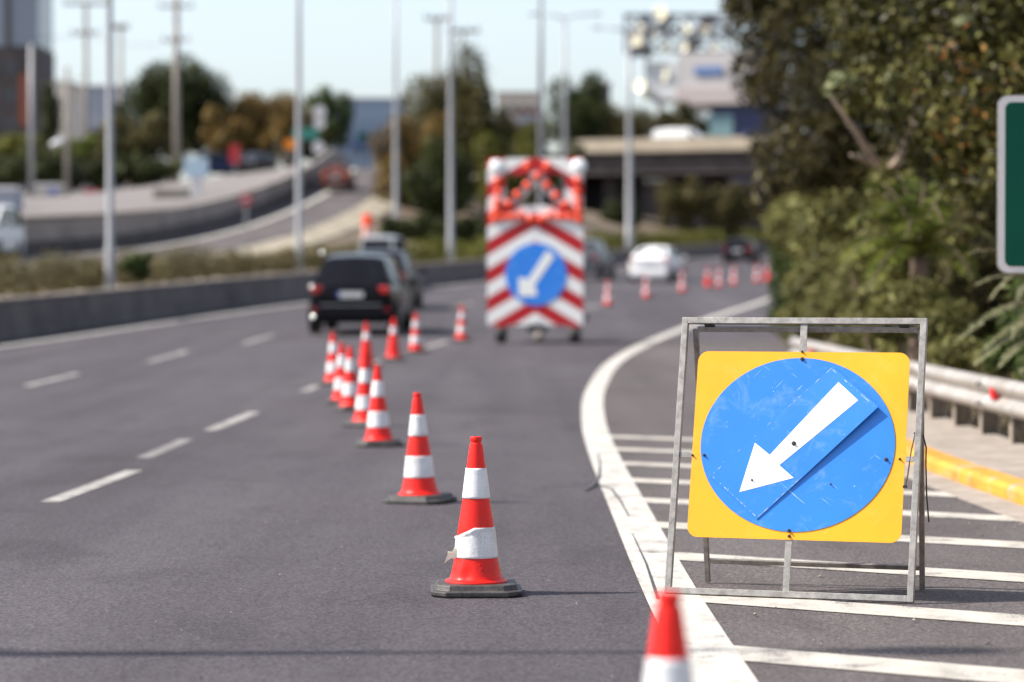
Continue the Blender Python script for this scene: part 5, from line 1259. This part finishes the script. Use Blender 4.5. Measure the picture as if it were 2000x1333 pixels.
mb = MB(); mb.bar(Lp(1262, 150), Lp(1262, 200), .12); mb.bar(Lp(1290, 146), Lp(1290, 206), .12); mb.bar(Lp(1262, 150), Lp(1330, 150), .1); mb.bar(Lp(1255, 184), Lp(1325, 184), .1); mb.build('side_brackets', M['grey_frame'], t)

# ------------------------------------------------------------------ overpass
Y = 220; s = FPX/Y; x0 = U(1108, 0, Y).x; x1 = 62; zd = U(0, 300, Y).z; zp = U(0, 274, Y).z; zb = U(0, 342, Y).z
t = thing('overpass', 'beige parapet road bridge crossing over the carriageway', 'bridge', (x0, Y, zroad(Y)), rz=R(-22))
def OB(x, y, z): return (x-x0, y, z-zroad(Y))
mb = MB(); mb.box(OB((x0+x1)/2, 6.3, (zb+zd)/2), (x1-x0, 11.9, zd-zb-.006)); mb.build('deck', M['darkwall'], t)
mb = MB(); mb.box(OB((x0+x1)/2, .10, (zd+zp)/2), (x1-x0, .25, zp-zd)); mb.box(OB((x0+x1)/2, 0, zd+.14), (x1-x0, .55, .25)); mb.build('parapet', M['beige'], t)
mb = MB(); mb.box(OB((x0+x1)/2, 12.0, (zd+zp)/2), (x1-x0, .25, zp-zd)); mb.build('parapet', M['beige'], t)
for px in (1172, 1300, 1352):
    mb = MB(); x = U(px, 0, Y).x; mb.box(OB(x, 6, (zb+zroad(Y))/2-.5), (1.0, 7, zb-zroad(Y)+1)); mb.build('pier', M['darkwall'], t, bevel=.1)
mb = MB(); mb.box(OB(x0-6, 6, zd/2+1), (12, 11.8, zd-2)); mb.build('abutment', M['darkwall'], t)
t2 = thing('underpass_shade_wall', 'added dark wall standing for the shade under the overpass', 'wall', (x0-6, 246, zroad(246)))  # wall added so the opening reads dark; stands in for underpass shade
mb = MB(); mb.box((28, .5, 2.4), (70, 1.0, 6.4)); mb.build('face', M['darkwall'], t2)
mb = MB(); mb.box((28, .3, 5.75), (70, 1.6, .3)); mb.build('capping', M['barrier'], t2)
vb.location = (x0+8.3*math.cos(R(22))+4*math.sin(R(22)), Y-8.3*math.sin(R(22))+4*math.cos(R(22)), zd+.01); vb.rotation_euler = (0, 0, R(-112))

# ------------------------------------------------------------------ signs and small things along the side road
def disc_sign(name, label, px, py, r, Y, mt, bar_mat=None, foot=None, rr=None):
    c = U(px, py, Y); z = H(c.x, Y); t = thing(name, label, 'road sign', (c.x, Y, z))
    mb = MB(); mb.lathe([(r, 0), (r, .03), (0, .03)], 28, c=(0, -.05, c.z-z), rot=Matrix.Rotation(PI/2, 3, 'X')); mb.build('disc', M[mt], t)
    if bar_mat: mb = MB(); mb.box((0, -.087, c.z-z), (r*1.3, .01, r*.34)); mb.build('bar', M[bar_mat], t)
    mb = MB(); mb.tube([(0, 0, -.2), (0, 0, c.z-z+r*.6)], .05, 8); mb.build('post', M['pole'], t)
    return t
mats('sign_red', (.42, .02, .03), rough=.4); mats('sign_orange', (.85, .25, .01), rough=.4); mats('teal', (.03, .22, .17), rough=.5); mats('red_paint', (.40, .02, .02), rough=.4); mats('pale_blue', (.40, .52, .62), rough=.4)
disc_sign('no_entry_sign', 'round red sign standing below the parked cars at the wall', 481, 390, .30, 133, 'sign_red', 'sign_white')
disc_sign('round_sign', 'round orange sign left of the tall lamp post', 566, 282, .42, 210, 'sign_orange')
t = disc_sign('round_sign', 'pair of white round discs stacked on one post under the thin topped green tree', 622, 288, .46, 212, 'sign_white')
c = U(624, 228, 212); mb = MB()
mb.lathe([(.5, 0), (.5, .03), (0, .03)], 28, c=(c.x-t.location.x, -.05, c.z-t.location.z+.35), rot=Matrix.Rotation(PI/2, 3, 'X')); mb.lathe([(.44, 0), (.44, .03), (0, .03)], 28, c=(c.x-t.location.x, -.05, c.z-t.location.z-.5), rot=Matrix.Rotation(PI/2, 3, 'X')); mb.build('upper_discs', M['sign_white'], t)
c = U(598, 262, 214); t = thing('direction_sign', 'small teal direction board behind the lamp post', 'road sign', (c.x, 214, H(c.x, 214)))
mb = MB(); mb.box((0, 0, c.z-t.location.z), (1.9, .06, .85)); mb.build('board', M['teal'], t, bevel=.03); mb = MB(); mb.box((-.7, .08, (c.z-t.location.z)/2), (.09, .09, c.z-t.location.z)); mb.box((.7, .08, (c.z-t.location.z)/2), (.09, .09, c.z-t.location.z)); mb.build('posts', M['pole'], t)
c = U(718, 470, 112); z = H(c.x, 112); t = thing('marker_post', 'orange and pale pink marker post behind the silver car roof', 'marker post', (c.x, 112, z)); zt = U(0, 418, 112).z-z; zm = U(0, 442, 112).z-z; mats('pink_white', (.62, .36, .32), rough=.5)
mb = MB(); mb.lathe([(.22, -.2), (.21, zm)], 14); mb.build('lower_post', M['pink_white'], t, autosmooth=40); mb = MB(); mb.lathe([(.21, zm), (.20, zt-.05), (.12, zt), (0, zt)], 14); mb.build('upper_post', M['lamp_red'], t, autosmooth=40)
def yard_box(name, label, cat, px0, px1, py0, Y, mt, depth=1.6, top=None, face=None):
    a, b = U(px0, py0, Y), U(px1, py0, Y); cx = (a.x+b.x)/2; z = H(cx, Y); h = a.z-z; w = b.x-a.x; t = thing(name, label, cat, (cx, Y, z))
    mb = MB(); mb.box((0, 0, h/2-.1), (w, depth, h+.2)); mb.build('body', M[mt], t, bevel=.04)
    if top: mb = MB(); mb.box((0, 0, h+.09), (w+.1, depth+.1, .17)); mb.build('lid', M[top], t, bevel=.03)
    if face: mb = MB(); mb.box((w*.2, -depth/2-.02, h*.55), (w*.3, .06, h*.5)); mb.build('panel', M[face], t)
    return t
yard_box('skip_bin', 'grey bin, its sunlit top coloured white, at the left edge of the yard', 'bin', -40, 38, 374, 124, 'wall_bluegrey', 2.0, 'sign_white')  # white slab on top colours in the lit upper face
yard_box('kiosk', 'small pale kiosk with a blue panel between the two grey poles', 'kiosk', 74, 122, 366, 168, 'concrete', 1.4, 'sign_white', 'plate_blue')
yard_box('red_bin', 'red bin in the shade behind the nearest lamp post', 'bin', 166, 196, 372, 176, 'red_paint', 1.0)
yard_box('planter', 'low pale stone planter beside the retaining wall right of the nearest lamp post', 'planter', 302, 368, 374, 146, 'kerb', 1.6, 'concrete')
yard_box('low_block', 'pale concrete block at the right end of the yard by the sign', 'block', 520, 560, 352, 172, 'concrete', 1.2)
c = U(384, 328, 150); z = H(c.x, 150); t = thing('pay_station', 'pale blue sign box on a white pillar at the yard exit', 'sign box', (c.x, 150, z)); zc = c.z-z
mb = MB(); mb.box((0, 0, zc/2-.4), (.55, .4, zc)); mb.build('pillar', M['sign_white'], t, bevel=.03); mb = MB(); mb.box((0, -.02, zc), (1.25, .5, 1.0)); mb.build('sign_box', M['pale_blue'], t, bevel=.04)
c = U(459, 302, 200); z = H(c.x, 200); t = thing('red_post', 'red panel on a post rising behind the dark blue parked car', 'sign', (c.x, 200, z)); zc = c.z-z
mb = MB(); mb.box((0, 0, zc/2-.1), (.12, .12, zc+.2)); mb.build('post', M['pole'], t); mb = MB(); mb.box((0, -.1, zc), (.72, .08, 1.3)); mb.build('panel', M['sign_red'], t, bevel=.03)
# green road board at the right edge
Yb = 19.0; a = U(1951, 188, Yb); b = U(1951, 533, Yb); x0 = a.x; wd = 1.9; z = H(x0+wd/2, Yb)
t = thing('green_road_board', 'green road board with white border cut by the right edge', 'road sign', (x0+wd/2, Yb, z), rz=0); zc = (a.z+b.z)/2-z; hh = a.z-b.z
mb = MB(); mb.prism(rrect(-wd/2, -hh/2, wd/2, hh/2, .07), (0, 0, zc), (1, 0, 0), (0, 0, 1), .004); mb.build('border', M['sign_white'], t)
mb = MB(); mb.prism(rrect(-wd/2+.042, -hh/2+.042, wd/2-.042, hh/2-.042, .045), (0, -.0045, zc), (1, 0, 0), (0, 0, 1), .002); mb.build('green_face', M['green'], t)
mb = MB(); mb.prism(rrect(-wd/2-.008, -hh/2-.008, wd/2+.008, hh/2+.008, .075), (0, .022, zc), (1, 0, 0), (0, 0, 1), .02); mb.build('back_sheet', M['galv'], t)
for sx in (-.35, .45): mb = MB(); mb.tube([(sx, .06, -.2), (sx, .06, zc+hh*.45)], .035, 12); mb.build('post', M['pole'], t, smooth=True)
